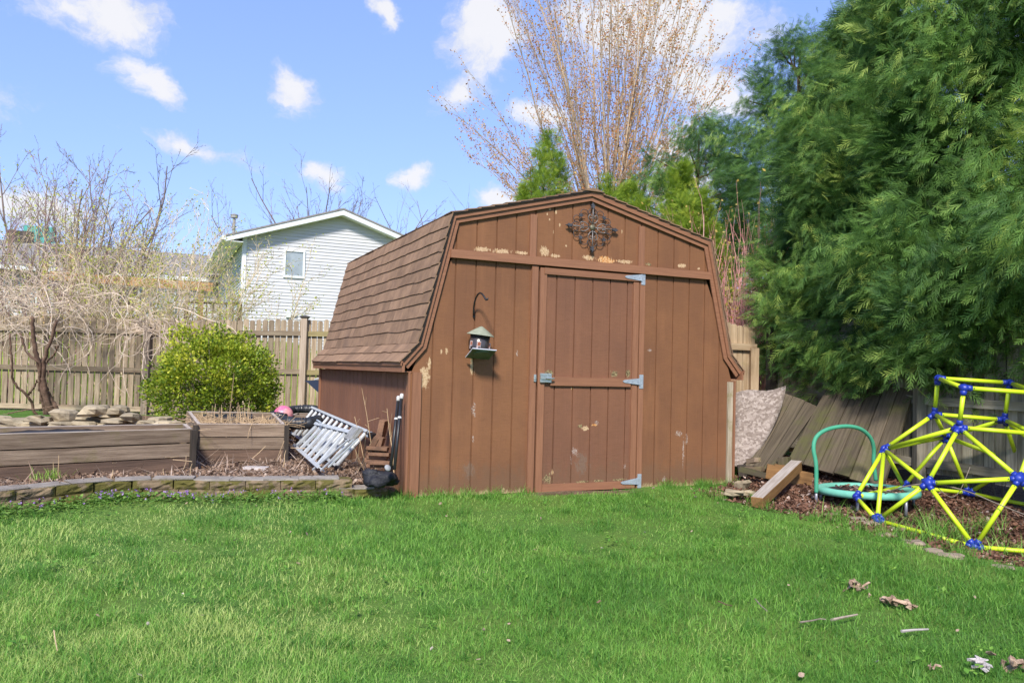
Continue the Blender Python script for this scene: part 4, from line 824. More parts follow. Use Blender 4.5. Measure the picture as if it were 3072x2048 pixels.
J = dict(A=(2568, 1490, 7.5), B=(2632, 1560, 7.1), C=(2924, 1640, 6.54), D=(3215, 1664, 6.47), E=(2712, 1458, 8.25), F=(2905, 1478, 8.2), G=(3310, 1612, 6.95), H=(3175, 1532, 7.68), M1=(2652, 1347, 7.76), M2=(2782, 1449, 6.87), M3=(3058, 1435, 6.51), M4=(2838, 1310, 8.17), M5=(3056, 1389, 7.84), M6=(3250, 1441, 6.93),
         T1=(2803, 1242, 7.69), T2=(2877, 1282, 7.04), T3=(3013, 1259, 7.57), T4=(3108, 1301, 6.93), U1=(2814, 1134, 7.65), U2=(2892, 1163, 7.01), U3=(3030, 1148, 7.54), U4=(3126, 1180, 6.9))
J = {k: at(*q) for k, q in J.items()}
EDG = 'A-B B-C C-D D-G G-H H-F F-E E-A M1-A M1-B M1-E M1-M2 M1-M4 M1-T1 M1-T2 M2-B M2-C M2-T2 M2-M3 M3-C M3-T2 M3-D M3-T4 M3-M6 M6-D M6-G M6-H M6-T3 M6-T4 M6-M5 M5-H M5-F M5-T3 M5-M4 M4-E M4-F M4-T1 M4-T3 T1-T2 T2-T4 T4-T3 T3-T1 U1-U2 U2-U4 U4-U3 U3-U1 T1-U1 T2-U2 T3-U3 T4-U4'.split()
dm = thing('climbing_dome', 'yellow tube climbing dome with dark blue joints at the lawn edge', 'climbing dome', tuple((J['A']+J['C']+J['D']+J['F'])/4)); do = tuple(dm.location)
tube_m = M('yellow_tube', (.56, .72, .020), (.50, .64, .018), (5, 5, 5), rough=.42, spec=.5, stain=(.42, .48, .05), stain_scale=9, stain_lo=.62, stain_hi=.8); joint_m = M('blue_joint', (.012, .035, .33), (.010, .028, .26), (20, 20, 20), rough=.4, spec=.5); sock_m = M('pale_socket', (.60, .64, .52), rough=.5)
dirs = {k: [] for k in J}
for e in EDG:
    a, b = e.split('-'); pa, pb = J[a], J[b]; d = nrm(pb-pa); L = np.linalg.norm(pb-pa); dirs[a].append(d); dirs[b].append(-d)
    mb = PM(do); mb.tube([pa+d*.058, pb-d*.058], .0192, 14, t=.5)
    tb = mb.build('tube', tube_m, dm, smooth=True)
    mb = PM(do)
    for f in (.075, L-.075):
        p = pa+d*f; mb.lathe([(0, .003), (.004, .002), (.0045, 0)], p+nrm(np.cross(d, (.2, .3, 1)))*.0195, nrm(np.cross(d, (.2, .3, 1))), 7)
        q = nrm(CAM-p); q = nrm(q-d*(q@d)); mb.lathe([(0, .003), (.004, .002), (.0045, 0)], p+q*.0195, q, 7)
    mb.build('bolt', black_m, tb)
for k, D in dirs.items():
    c = J[k]; mb = PM(do); rad = .044 if len(D) > 4 else .036; av = nrm(sum(D)) if np.linalg.norm(sum(D)) > .2 else np.array([0, 0, 1.])
    mb.lathe([(0, -.030), (rad*.7, -.024), (rad, -.008), (rad*1.02, .006), (rad*.75, .022), (0, .028)], c, av, 18)
    for d in D: mb.tube([c+d*.018, c+d*.05, c+d*.064], [.029, .0265, .025], 12)
    mb.build('joint', joint_m, dm, smooth=True)

# ------------------------------------------------------------------ houses beyond the fence
vinyl_m = M('pale_siding', (.57, .565, .58), (.52, .515, .53), (.6, .6, 3), rough=.55, spec=.3); vinyl_shade_m = M('shaded_siding_side', (.56, .61, .64), (.50, .55, .58), (.6, .6, 3), rough=.55)  # side wall takes a bluer copy, cool shade put into the colour
grey_roof = M('grey_shingles', (.27, .25, .235), (.20, .185, .175), (6, 6, 6), rough=.95, bump=.4, bscale=(30, 30, 30))
glass_m = M('window_glass', (.34, .38, .40), (.24, .27, .28), (2, 2, 2), rough=.04, spec=.8)
def lap_siding(mb, a, b, z0, z1, nn, top=None, ex=.1016):
    a = np.array([*a, 0.]); b = np.array([*b, 0.]); n3 = np.array([*nn, 0.]); L = np.linalg.norm(b-a); d = (b-a)/L; z = z0
    while z < z1:
        s0, s1 = 0.0, L
        if top: s0, s1 = top(z)
        if s1-s0 < .05: break
        p, q = a+d*s0, a+d*s1; up_ = np.array([0, 0, ex])
        v = [p+n3*.020+[0, 0, z], q+n3*.020+[0, 0, z], q+n3*.002+up_+[0, 0, z], p+n3*.002+up_+[0, 0, z], p+[0, 0, z-.003], q+[0, 0, z-.003]]
        mb.add(v, np.array([[0, 1, 2, 3], [4, 5, 1, 0]]), None, RNG.random()); z += ex
hc = at(723, 955, 24.0); hx, hy = hc[0], hc[1]; pk = on_y(1030, 620, hy-.35); half = pk[0]-hx; hz0 = .3
eave_z = on_y(723, 712, hy)[2]+.02; slope = (pk[2]-.20-eave_z)/half
house = thing('neighbour_house', 'pale sided gabled house with one window behind the back fence', 'house', (hx, hy, hz0)); ho_ = (hx, hy, hz0)
mb = PM(ho_); mb.prism([(0, hz0), (2*half, hz0), (2*half, eave_z), (half, eave_z+slope*half), (0, eave_z)], (hx, hy+.0, 0), (1, 0, 0), (0, 0, 1), (0, 9, 0)); mb.build('wall_core', vinyl_m, house)
mb = PM(ho_); lap_siding(mb, (hx, hy-.004), (hx+2*half, hy-.004), hz0, eave_z+slope*half-.1, (0, -1), lambda z: (max(0, (z+.10-eave_z)/slope), 2*half-max(0, (z+.10-eave_z)/slope))); mb.build('gable_siding', vinyl_m, house)
mb = PM(ho_); lap_siding(mb, (hx-.004, hy+9), (hx-.004, hy), hz0, eave_z-.05, (-1, 0)); mb.build('side_siding', vinyl_shade_m, house)
mb = PM(ho_); mb.box((hx+.03, hy-.025, (hz0+eave_z)/2), (.10, .03, eave_z-hz0)); mb.box((hx-.025, hy+.03, (hz0+eave_z)/2), (.03, .10, eave_z-hz0)); mb.build('corner_trim', white_m, house)
ov, sd_ = .38, .55
for s in (-1, 1):
    e = np.array([hx+half+s*(half+sd_), eave_z+.10-slope*sd_]); p = np.array([hx+half, eave_z+.10+slope*half])
    mb = PM(ho_); mb.prism([(e[0], e[1]), (p[0], p[1]), (p[0], p[1]+.05), (e[0], e[1]+.05)][::s], (0, hy-ov-.02, 0), (1, 0, 0), (0, 0, 1), (0, 9.8, 0)); mb.build('roof_slope', grey_roof, house)
    mb = PM(ho_); mb.prism([(e[0], e[1]-.14), (p[0], p[1]-.16), (p[0], p[1]-.002), (e[0], e[1]-.002)][::s], (0, hy-ov, 0), (1, 0, 0), (0, 0, 1), (0, .04, 0)); mb.build('rake_fascia', white_m, house)
    mb = PM(ho_); mb.prism([(e[0]+.02*s*-1, e[1]-.13), (p[0], p[1]-.155), (p[0], p[1]-.125), (e[0], e[1]-.10)][::s], (0, hy-ov+.042, 0), (1, 0, 0), (0, 0, 1), (0, ov-.045, 0)); mb.build('rake_soffit', white_m, house)
    mb = PM(ho_); mb.box((e[0]+s*.05, hy+4.3, e[1]-.04), (.11, 9.4, .13)); mb.build('gutter', white_m, house)
    mb = PM(ho_); mb.box((e[0]-s*(sd_/2-.02), hy+4.3, e[1]-.115), (sd_-.06, 9.3, .02)); mb.build('soffit', white_m, house)
w0, w1 = on_y(852, 747, hy-.03), on_y(913, 836, hy-.03); wc = (w0+w1)/2; ws = (w1[0]-w0[0], w0[2]-w1[2])
wf = PM(ho_)
for cx_, cz_, sx_, sz_ in ((0, ws[1]/2-.03, ws[0], .06), (0, -ws[1]/2+.035, ws[0], .07), (-ws[0]/2+.03, 0, .06, ws[1]-.125), (ws[0]/2-.03, 0, .06, ws[1]-.125)): wf.box((wc[0]+cx_, hy-.035, wc[2]+cz_), (sx_, .05, sz_))
wf = wf.build('window', white_m, house); mb = PM(ho_); mb.box((wc[0], hy-.025, wc[2]), (ws[0]-.11, .012, ws[1]-.12)); mb.build('pane', glass_m, wf)
vp = on_y(701, 696, hy+.6); mb = PM(ho_); mb.tube([(vp[0], vp[1], vp[2]-.3), (vp[0], vp[1], vp[2]+.40)], .045, 10); fl = mb.build('flue', M('dull_zinc', (.32, .31, .29), rough=.6, metal=.3), house)
mb = PM(ho_); mb.lathe([(.06, .42), (.11, .43), (.11, .50), (.12, .505), (.12, .525), (.03, .56), (0, .56)], vp, (0, 0, 1), 12); mb.build('cap', M('dull_zinc', (.3, .3, .3)), fl)
for u, v, rr_ in ((865, 945, .07), (884, 943, .055)):
    p = on_y(u, v, hy-.05); mb = PM(ho_); mb.box(p, (rr_*2, .07, rr_*2)); mb.build('wall_vent', M('vent_plastic', (.62, .63, .61) if u < 870 else (.42, .40, .30), rough=.6), house)

lh = at(150, 805, 30.0); ex_, ey_, ez_ = lh
low = thing('low_house', 'long low grey-roofed house seen through the bare twigs behind the fence', 'house', (ex_, ey_, .3)); lo2 = (ex_, ey_, .3)
x0, x1 = ex_-4.5, hx+5.0; rz = on_y(350, 745, ey_+3.6)[2]
mb = PM(lo2); mb.box(((x0+x1)/2, ey_+3.6, (ez_+.2)/2), (x1-x0, 6.4, ez_-.2)); mb.build('wall', vinyl_m, low)
mb = PM(lo2); lap_siding(mb, (x0, ey_+.39), (x1, ey_+.39), .3, ez_-.15, (0, -1)); mb.build('front_siding', vinyl_m, low)
mb = PM(lo2); mb.prism([(ey_-.1, ez_), (ey_+3.6, rz), (ey_+7.3, ez_), (ey_+7.3, ez_-.06), (ey_+3.6, rz-.08), (ey_-.1, ez_-.06)], (x0-.3, 0, 0), (0, 1, 0), (0, 0, 1), (x1-x0+.6, 0, 0)); mb.build('roof', grey_roof, low)
mb = PM(lo2); mb.box(((x0+x1)/2, ey_-.16, ez_-.07), (x1-x0+.6, .12, .14)); mb.build('gutter', white_m, low)
ch = on_y(62, 728, ey_+3.6); mb = PM(lo2); mb.box((ch[0], ch[1], ch[2]-.5), (.85, .6, 1.9)); mb.build('chimney', M('dark_brick', (.10, .085, .07), (.06, .05, .045), (9, 9, 9), rough=.9), low)
for u, wd_, v0, v1 in ((330, 1.15, 858, 945), (268, .75, 850, 960), (470, 1.2, 870, 930), (110, .9, 850, 915)):
    a = on_y(u, v0, ey_+.3); b = on_y(u, v1, ey_+.3); c = (a+b)/2; hh = a[2]-b[2]; f = PM(lo2); ww = wd_
    for cx_, cz_, sx_, sz_ in ((0, hh/2, ww+.16, .08), (0, -hh/2, ww+.16, .08), (-ww/2-.04, 0, .08, hh-.08), (ww/2+.04, 0, .08, hh-.08), (0, 0, .05, hh-.08)): f.box((c[0]+cx_, ey_+.30, c[2]+cz_), (sx_, .10, sz_))
    f = f.build('window', white_m, low); mb = PM(lo2); mb.box((c[0], ey_+.33, c[2]), (ww, .03, hh-.04)); mb.build('pane', glass_m, f)
pn = on_y(118, 708, ey_+9); mb = PM(pn); mb.box(pn-np.array([0, 0, 1.5]), (1.3, .08, 3.9)); mb.box(pn-np.array([0, 0, 3.0]), (.1, .1, 3.5), X=(0, 1, 0)); o = mb.build('sheet_panel', M('teal_panel', (.10, .42, .36), (.08, .36, .31), (1, 1, 1), rough=.6)); o.location = pn; tag(o, 'small teal panel standing behind the roof of the low house', 'panel')

dkm = M('deck_wood', (.40, .27, .13), (.27, .17, .08), (2, 20, 20), rough=.8, tintvar=.15); dk2 = M('orange_deck_beam', (.42, .22, .09), (.32, .16, .06), (2, 20, 20), rough=.8)
d0 = at(216, 960, 22.5); deck = thing('wooden_deck', 'wooden deck posts with an orange beam and ball finial behind the twigs', 'deck', (d0[0], d0[1], .2)); dko = (d0[0], d0[1], .2)
for u, vt, fin in ((136, 785, 0), (216, 780, 1), (604, 850, 0), (-60, 790, 0)):
    p = at(u, vt, 22.5); mb = PM(dko); mb.box((p[0], p[1], (p[2]+.1)/2), (.15, .15, p[2]-.1)); po = mb.build('post', dkm, deck)
    if fin:
        mb = PM(dko); th = np.linspace(0, math.pi, 9); mb.lathe(np.stack([np.sin(th)*.085, -np.cos(th)*.085+.085], 1), (p[0], p[1], p[2]), (0, 0, 1), 14); mb.build('finial', M('rust_ball', (.40, .13, .03), (.25, .07, .02), (9, 9, 9), rough=.5), po, smooth=True)
a, b = at(150, 826, 22.4), at(640, 862, 22.4); mb = PM(dko); mb.bar(a, b, .05, .24); mb.build('beam', dk2, deck)
a, b = at(-40, 955, 22.4), at(640, 975, 22.4); mb = PM(dko); mb.bar(a, b, .06, .2); mb.build('beam', dkm, deck)
dr = at(714, 955, 23.0); rail_t = thing('deck_railing', 'dark brown deck railing beside the pale gabled house', 'railing', (dr[0], dr[1], .2)); rm_ = M('dark_railing_wood', (.085, .05, .035), (.06, .035, .025), (3, 20, 20), rough=.8); ro_ = (dr[0], dr[1], .2)
a, b = at(560, 906, 23.0), at(720, 912, 23.0); mb = PM(ro_); mb.bar(a, b, .12, .06); mb.build('handrail', rm_, rail_t)
for k in range(9):
    f = k/8; p = a*(1-f)+b*f; mb = PM(ro_); mb.box((p[0], p[1], p[2]-.75), ((.12 if k in (0, 8) else .03), (.12 if k in (0, 8) else .03), 1.5)); mb.build('post' if k in (0, 8) else 'baluster', rm_, rail_t)

# ------------------------------------------------------------------ plants
def leaf_mat(name, c1, c2, c3=None, trans=.35, rough=.55, spec=.3):
    if name in MATS: return MATS[name]
    mt = bpy.data.materials.new(name); mt.use_nodes = True; n = NT(mt.node_tree)
    tv = n.n('ShaderNodeAttribute', attribute_name='tint').outputs['Fac']
    col = n.mix(n.step(tv, .0, .62), c1, c2)
    if c3: col = n.mix(n.step(tv, .62, 1.0), col, c3)
    bs = n.n('ShaderNodeBsdfPrincipled', iRoughness=rough); bs.inputs['Specular IOR Level'].default_value = spec; n.link(col, bs.inputs['Base Color'])
    sh = bs.outputs[0]
    if trans:
        tr = n.n('ShaderNodeBsdfTranslucent', iColor=col); mx = n.n('ShaderNodeMixShader', i0=trans); n.link(sh, mx.inputs[1]); n.link(tr.outputs[0], mx.inputs[2]); sh = mx.outputs[0]
    n.link(sh, n.n('ShaderNodeOutputMaterial').inputs[0]); MATS[name] = mt; return mt
def frames(D, r, up=None):                      # random frames (n,3,3) whose x axis is D
    D = nrm(D); q = r.normal(size=D.shape) if up is None else up; Y = nrm(np.cross(q, D)); Z = np.cross(D, Y); return np.stack([D, Y, Z], 1)
def scatter(mb, tv, tf, C, F, S, T):            # copies of a template (tv, tf) at C with frames F, sizes S, tints T
    n_ = len(C); v = C[:, None]+(tv[None]*np.asarray(S).reshape(n_, 1, -1))@F
    f = tf[None]+(np.arange(n_)*len(tv))[:, None, None]; mb.add(v.reshape(-1, 3), f.reshape(-1, tf.shape[1]), None, np.repeat(T, len(tv)))
def rhomb(a, d, w_, z=0.0):                     # a thin leaf from a along d
    a = np.array([*a, 0.]); d = np.array([*d, 0.]); L = np.linalg.norm(d); nn = np.array([-d[1], d[0], 0])/L*w_
    return np.array([a, a+d*.45+nn+[0, 0, z], a+d, a+d*.45-nn+[0, 0, z]])
def fan():                                      # flat arborvitae spray, unit length along x
    V = [rhomb((0, 0), (1, 0), .020)]
    for i, x in enumerate(np.linspace(.10, .86, 6)):
        for s in (-1, 1):
            L = .56*(1-x*.70)*(.85+.3*((i*7+s) % 3)/2); a = s*math.radians(30+6*((i*5) % 3)); V.append(rhomb((x-.02*s, 0), (L*math.cos(a), L*math.sin(a)), .0195, .02*s))
            if False: V.append(rhomb((x+L*.45*math.cos(a), L*.45*math.sin(a)), (L*.5*math.cos(a*.3), L*.5*math.sin(a*.3)), .024))
    V = np.concatenate(V); V[:, 2] -= .16*V[:, 0]**2; return V, np.arange(len(V)).reshape(-1, 4)
FANV, FANF = fan(); FANV[:, 1] *= .9
LEAFV = rhomb((0, 0), (1, 0), .30); LEAFV[1, 2] += .06; LEAFV[3, 2] += .06; LEAFF = np.array([[0, 1, 2, 3]])
bark_red = M('red_brown_bark', (.15, .085, .055), (.08, .05, .035), (20, 20, 3), rough=.9)
bark_grey = M('grey_bark', (.27, .22, .175), (.17, .135, .105), (20, 20, 3), rough=.9)

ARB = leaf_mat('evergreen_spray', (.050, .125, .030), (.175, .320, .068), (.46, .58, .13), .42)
ARBY = leaf_mat('young_evergreen_spray', (.11, .20, .02), (.26, .38, .035), (.44, .52, .06), .42)
def crown(mb, c, z0, z1, R, n_clump, per, rng, size=(.13, .26), prof_=lambda t: 1.0, sig=.125, tmean=.38, lump=.22, skip=None, droop=.45, hol=.30):
    """many flat sprays in clumps through the outer part of a crown of revolution standing at c."""
    ph = rng.uniform(0, 6.28, 6); CC = []; OUT = []; TT = []
    k = 0
    while k < n_clump:
        t = rng.uniform(0, 1); a = rng.uniform(0, 2*math.pi); lm = 1+lump*(math.sin(3*a+ph[0]+t*5)*.5+math.sin(5*a+ph[1]-t*9)*.35+math.sin(2*a+t*17+ph[2])*.5)
        rad = R*prof_(t)*lm; u = (hol+(1-hol)*rng.random()**.45)
        if rng.random() > prof_(t)*.9+.15: continue
        p = np.array([c[0]+rad*u*math.cos(a), c[1]+rad*u*math.sin(a), z0+(z1-z0)*t])
        if skip is not None and skip(p): continue
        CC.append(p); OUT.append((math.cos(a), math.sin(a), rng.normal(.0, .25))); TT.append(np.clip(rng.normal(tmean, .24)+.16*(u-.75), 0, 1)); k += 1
    CC = np.repeat(np.array(CC), per, 0); OUT = np.repeat(np.array(OUT), per, 0); TT = np.repeat(TT, per); n_ = len(CC)
    Cp = CC+rng.normal(0, sig, (n_, 3))*np.array([1, 1, 1.15])
    cd_ = np.repeat(rng.normal(0, .42, (len(CC)//per, 3)), per, 0); D = nrm(OUT)*.75+np.array([0, 0, -droop])+cd_+rng.normal(0, .24, (n_, 3))
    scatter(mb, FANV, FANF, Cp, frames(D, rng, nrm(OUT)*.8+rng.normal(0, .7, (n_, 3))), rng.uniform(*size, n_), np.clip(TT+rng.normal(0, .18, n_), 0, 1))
    return CC[::per]
def tree_trunk(name, org, base, top, r0, parent, targets, rng, mat_=bark_red, nb=40, lean=.1):
    mb = PM(org); n_ = 14; s = np.linspace(0, 1, n_)[:, None]; P = np.asarray(base)*(1-s)+np.asarray(top)*s; P[1:-1] += rng.normal(0, lean*.25, (n_-2, 3))*np.array([1, 1, .2])
    mb.tube(P, r0*(1-.85*s[:, 0]), 10)
    idx = rng.choice(len(targets), min(nb, len(targets)), replace=False)
    for i in idx:
        q = targets[i]; h = np.clip((q[2]-base[2]-.5)/(top[2]-base[2]), .04, .95); a = np.asarray(base)*(1-h)+np.asarray(top)*h; m_ = (a+q)/2+np.array([0, 0, -.08])+rng.normal(0, .07, 3)
        mb.tube([a, a*.6+m_*.4, m_, q*.7+m_*.3, q], np.array([.030, .024, .018, .012, .005])*(r0/.12)**.5, 5)
    return mb.build(name, mat_, parent)
def evergreen(label, c, z0, z1, R, nc, per, seed, prof_, group=None, mat_=None, trunk_r=.13, nb=40, fence_x=None, name='arborvitae_tree', **kw):
    rng = np.random.default_rng(seed); c = np.asarray(c, float); gz0 = .1; org = (c[0], c[1], gz0)
    t = thing(name, label, 'evergreen tree', org, group)
    mb = PM(org); sk = kw.pop('skirt', 0); tg = crown(mb, c, z0, z1, R, nc, per, rng, prof_=prof_, **kw)
    if sk: crown(mb, c, 1.25, 2.7, R*1.12, sk, 54, rng, size=(.13, .26), hol=.55, skip=lambda p: p[0] > c[0]-.2 or hang(p))
    mb.build('crown', mat_ or ARB, t)
    tree_trunk('trunk', org, (c[0], c[1], gz0), (c[0]+rng.normal(0, .1), c[1]+rng.normal(0, .1), z0+(z1-z0)*.93), trunk_r, t, tg, rng, nb=nb)
    return t
big_p = lambda t: float(np.interp(t, [0, .08, .25, .6, .85, 1], [.62, .88, 1.0, .86, .55, .12]))
cone_p = lambda t: float(np.interp(t, [0, .1, .5, .8, 1], [.85, 1.0, .72, .36, .04]))
def keep(zmin_front):                           # sprays hang over the fence but stay above the lower boards
    return lambda p: p[0] < 5.55 and p[2] < zmin_front(p)
hang = keep(lambda p: 1.22+.14*math.sin(p[1]*2.6)+(.42 if p[1] > .95 else 0)+.22*(p[1] < -1.2))
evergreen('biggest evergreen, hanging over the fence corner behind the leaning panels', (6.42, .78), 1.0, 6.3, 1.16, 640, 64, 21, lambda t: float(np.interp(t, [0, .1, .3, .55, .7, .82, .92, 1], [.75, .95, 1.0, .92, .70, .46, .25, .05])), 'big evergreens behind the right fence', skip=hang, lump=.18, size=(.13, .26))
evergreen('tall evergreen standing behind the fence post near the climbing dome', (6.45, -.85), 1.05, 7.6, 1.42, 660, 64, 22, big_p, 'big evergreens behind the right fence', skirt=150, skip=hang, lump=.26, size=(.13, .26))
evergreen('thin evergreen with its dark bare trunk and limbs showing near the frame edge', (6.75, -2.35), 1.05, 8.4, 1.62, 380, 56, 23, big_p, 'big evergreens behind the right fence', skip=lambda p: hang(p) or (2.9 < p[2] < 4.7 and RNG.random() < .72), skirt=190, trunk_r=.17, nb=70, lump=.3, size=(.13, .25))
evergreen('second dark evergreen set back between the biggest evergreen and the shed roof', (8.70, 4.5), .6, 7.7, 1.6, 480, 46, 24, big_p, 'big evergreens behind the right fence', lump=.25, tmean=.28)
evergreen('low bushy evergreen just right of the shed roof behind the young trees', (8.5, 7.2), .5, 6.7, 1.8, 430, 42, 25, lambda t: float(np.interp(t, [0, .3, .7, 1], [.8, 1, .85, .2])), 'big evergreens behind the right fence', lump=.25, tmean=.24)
def young(label, u, vtop, Z, R, seed, zb=.8):
    p = at(u, vtop, Z); evergreen(label, (p[0], p[1]), zb, p[2], R*1.6, 560, 22, seed, cone_p, 'young evergreens behind the shed', ARBY, .05, 20, name='young_evergreen_tree', size=(.10, .18), sig=.055, droop=-.5, lump=.10, tmean=.50, hol=.72)
young('bright conical young evergreen, front of the pair left of the roof peak', 1622, 455, 15.6, .62, 31)
young('taller young evergreen just behind the front one left of the roof peak', 1652, 398, 16.6, .60, 32)
young('young evergreen tip just right of the roof peak', 1830, 540, 15.6, .48, 33)
young('young evergreen tip second right of the roof peak', 1888, 545, 15.9, .46, 34)
young('small young evergreen tip low on the right roof slope', 1925, 590, 15.4, .42, 35)
young('tall bright young evergreen against the dark evergreen right of the shed', 2046, 492, 14.6, .52, 36)
young('short bright young evergreen in front of the tall one right of the shed', 2052, 600, 13.9, .42, 37)
young('bright young evergreen close to the right roof corner of the shed', 2108, 582, 14.2, .44, 38)

def grow(mb, p, d, L, r, lvl, rng, P, tips):
    """a branch that wanders and forks; twig ends are collected in tips"""
    k = P['seg'][min(lvl, len(P['seg'])-1)]; st_ = L/k; pts = [np.array(p, float)]; d = nrm(d); rs = [r]
    for i in range(k):
        d = nrm(d+rng.normal(0, P['wander'], 3)+np.array([0, 0, P['up'][min(lvl, len(P['up'])-1)]])); pts.append(pts[-1]+d*st_); rs.append(r*(1-(i+1)/k*P['taper']))
    if lvl >= 1 and P.get('allpts'): tips.extend((q, d) for q in pts[1:-1])
    mb.tube(pts, rs, P['sides'][min(lvl, len(P['sides'])-1)], caps=False, t=np.clip(rng.normal(.5, .2), 0, 1))
    if lvl >= P['lv']: tips.append((pts[-1], d)); tips.append((pts[-2], d)); return
    nb = P['nb'][lvl]
    for j in range(nb):
        f = P['start']+(1-P['start'])*(j+rng.random())/nb; x = f*k; i = min(int(x), k-1); q = pts[i]+(pts[i+1]-pts[i])*(x-i); dd = nrm(pts[i+1]-pts[i])
        a = nrm(np.cross(dd, rng.normal(size=3))); ang = rng.uniform(*P['ang']); nd = dd*math.cos(ang)+a*math.sin(ang)
        grow(mb, q, nd, L*P['len']*rng.uniform(.6, 1.15)*(1-.45*f), max(rs[i]*P['rad'], P['rmin']), lvl+1, rng, P, tips)
def buds(mb, tips, size, rng, per=1, spread=.05):
    C = np.repeat(np.array([t[0] for t in tips]), per, 0); C = C+rng.normal(0, spread, C.shape); n_ = len(C)
    scatter(mb, LEAFV*np.array([1, 1.3, 1]), LEAFF, C, frames(rng.normal(size=(n_, 3)), rng), rng.uniform(size*.6, size*1.3, n_), rng.random(n_))

# the big multi-stemmed tree behind the shed, twigs full of orange buds
rng = np.random.default_rng(77); b0 = at(1830, 640, 23.0); base_ = np.array([b0[0], b0[1], .0]); org = tuple(base_)
t = thing('bare_tree', 'tall many-stemmed tree with orange buds rising behind the shed roof', 'tree', org)
mb = PM(org); tips = []; vr = np.array([RT[0], RT[1], 0]); vr = nrm(vr); vf = np.array([-vr[1], vr[0], 0])
PT = dict(allpts=1, seg=(9, 6, 4), wander=.045, up=(.0, .05, .05), taper=.78, sides=(6, 4, 3), lv=2, nb=(26, 4, 0), start=.22, ang=(.2, .6), len=.24, rad=.42, rmin=.0065)
for k in range(36):
    a = rng.uniform(-1, 1)*(.5+.5*rng.random()); ang = a*.41+.01; dep = rng.normal(0, .17); d = vr*math.sin(ang)+vf*dep+np.array([0, 0, math.cos(ang)])
    p = base_+vr*(a*.12+rng.normal(0, .05))+vf*rng.normal(0, .1)+np.array([0, 0, rng.uniform(2.9, 3.6)])
    grow(mb, p, d, rng.uniform(8.5, 12.0)*(1-.15*abs(a)), rng.uniform(.025, .047), 0, rng, PT, tips)
PT2 = dict(PT, nb=(13, 4, 0), len=.34)
for k in range(15):                             # low side shoots reaching left and right
    s = -1 if k < 12 else 1; ang = s*rng.uniform(.42, .85); d = vr*math.sin(ang)+vf*rng.normal(0, .25)+np.array([0, 0, math.cos(ang)])
    grow(mb, base_+vr*s*.15+np.array([0, 0, rng.uniform(3.0, 4.6)]), d, rng.uniform(4.2, 6.6), .024, 0, rng, PT2, tips)
mb.tube([base_+[0, 0, -.2], base_+[0, 0, 1.5], base_+[0, 0, 3.6]], [.42, .30, .24], 12)
mb.build('stems', M('tan_grey_bark', (.45, .34, .235), (.30, .22, .15), (12, 12, 2), rough=.9, tintvar=.3), t)
mb = PM(org); buds(mb, tips, .054, rng, 1, .05); mb.build('buds', leaf_mat('orange_bud', (.48, .17, .07), (.60, .29, .09), (.60, .44, .14), .3), t)

BT = M('bare_twig_bark', (.235, .175, .155), (.16, .115, .105), (12, 12, 2), rough=.9, tintvar=.25)
def bare_tree(label, u, Z, top_v, spread, nst, seed, bud=None, lean=0.0, r0=.05, zb=0.0, P=None, group=None, mat_=BT, cat='tree', name='bare_tree', budn=1, buds_=.05, per=1):
    rng = np.random.default_rng(seed); g_ = at(u, 1000, Z); tp = at(u, top_v, Z); base_ = np.array([g_[0], g_[1], zb]); org = tuple(base_); t = thing(name, label, cat, org, group); Hh = tp[2]-zb
    mb = PM(org); tips = []; P_ = dict(seg=(8, 5, 4, 3), wander=.07, up=(.03, .04, .02, .0), taper=.8, sides=(6, 4, 3, 3), lv=3, nb=(7, 4, 2, 0), start=.25, ang=(.35, .85), len=.46, rad=.5, rmin=.005); P_.update(P or {})
    for k in range(nst):
        a = (k+.5)/nst*2-1 if nst > 1 else 0; ang = a*spread+lean; d = vr*math.sin(ang)+vf*rng.normal(0, spread*.6)+np.array([0, 0, math.cos(ang)])
        grow(mb, base_+vr*a*.15*nst**.5*(nst > 1)+vf*rng.normal(0, .1), d, Hh*rng.uniform(.70, .92)/max(.7, math.cos(ang)), r0*rng.uniform(.7, 1.1), 0, rng, P_, tips)
    mb.build('branches', mat_, t)
    if bud: mb = PM(org); tt = [tips[i] for i in rng.choice(len(tips), int(len(tips)*budn), replace=False)]; buds(mb, tt, buds_, rng, per, .07); mb.build('buds', bud, t)
    return t
GB = leaf_mat('yellow_green_bud', (.42, .46, .08), (.52, .55, .10), (.62, .62, .17), .4)
bare_tree('bare tree behind the ridge of the gabled house', 965, 40, 500, .62, 15, 41, r0=.08, zb=2.0, P=dict(lv=3, nb=(8, 4, 2, 0), rmin=.010))
bare_tree('wide bare tree forking above the low grey roof on the far left', 215, 27, 400, .33, 10, 42, r0=.085, P=dict(nb=(10, 5, 3, 0), rmin=.008, len=.40))
bare_tree('dense bare tree with ragged top between the roof chimney and the deck beam', 150, 25, 430, .5, 9, 43, r0=.07, P=dict(nb=(10, 5, 3, 0), rmin=.0075, len=.40))
bare_tree('bare tree whose twigs cross the gap left of the gabled house', 300, 26, 640, .36, 9, 44, r0=.06, P=dict(nb=(10, 5, 2, 0), rmin=.0075, len=.40))
bare_tree('very faint distant bare tree above the left roof corner of the shed', 1400, 55, 570, .7, 8, 45, r0=.07, zb=2, P=dict(lv=2, nb=(6, 3, 0), rmin=.010))
YT = M('straw_twig_bark', (.68, .55, .36), (.48, .37, .23), (12, 12, 2), rough=.9, tintvar=.3)
RTW = M('reddish_twig_bark', (.33, .20, .18), (.22, .13, .12), (12, 12, 2), rough=.9, tintvar=.25)
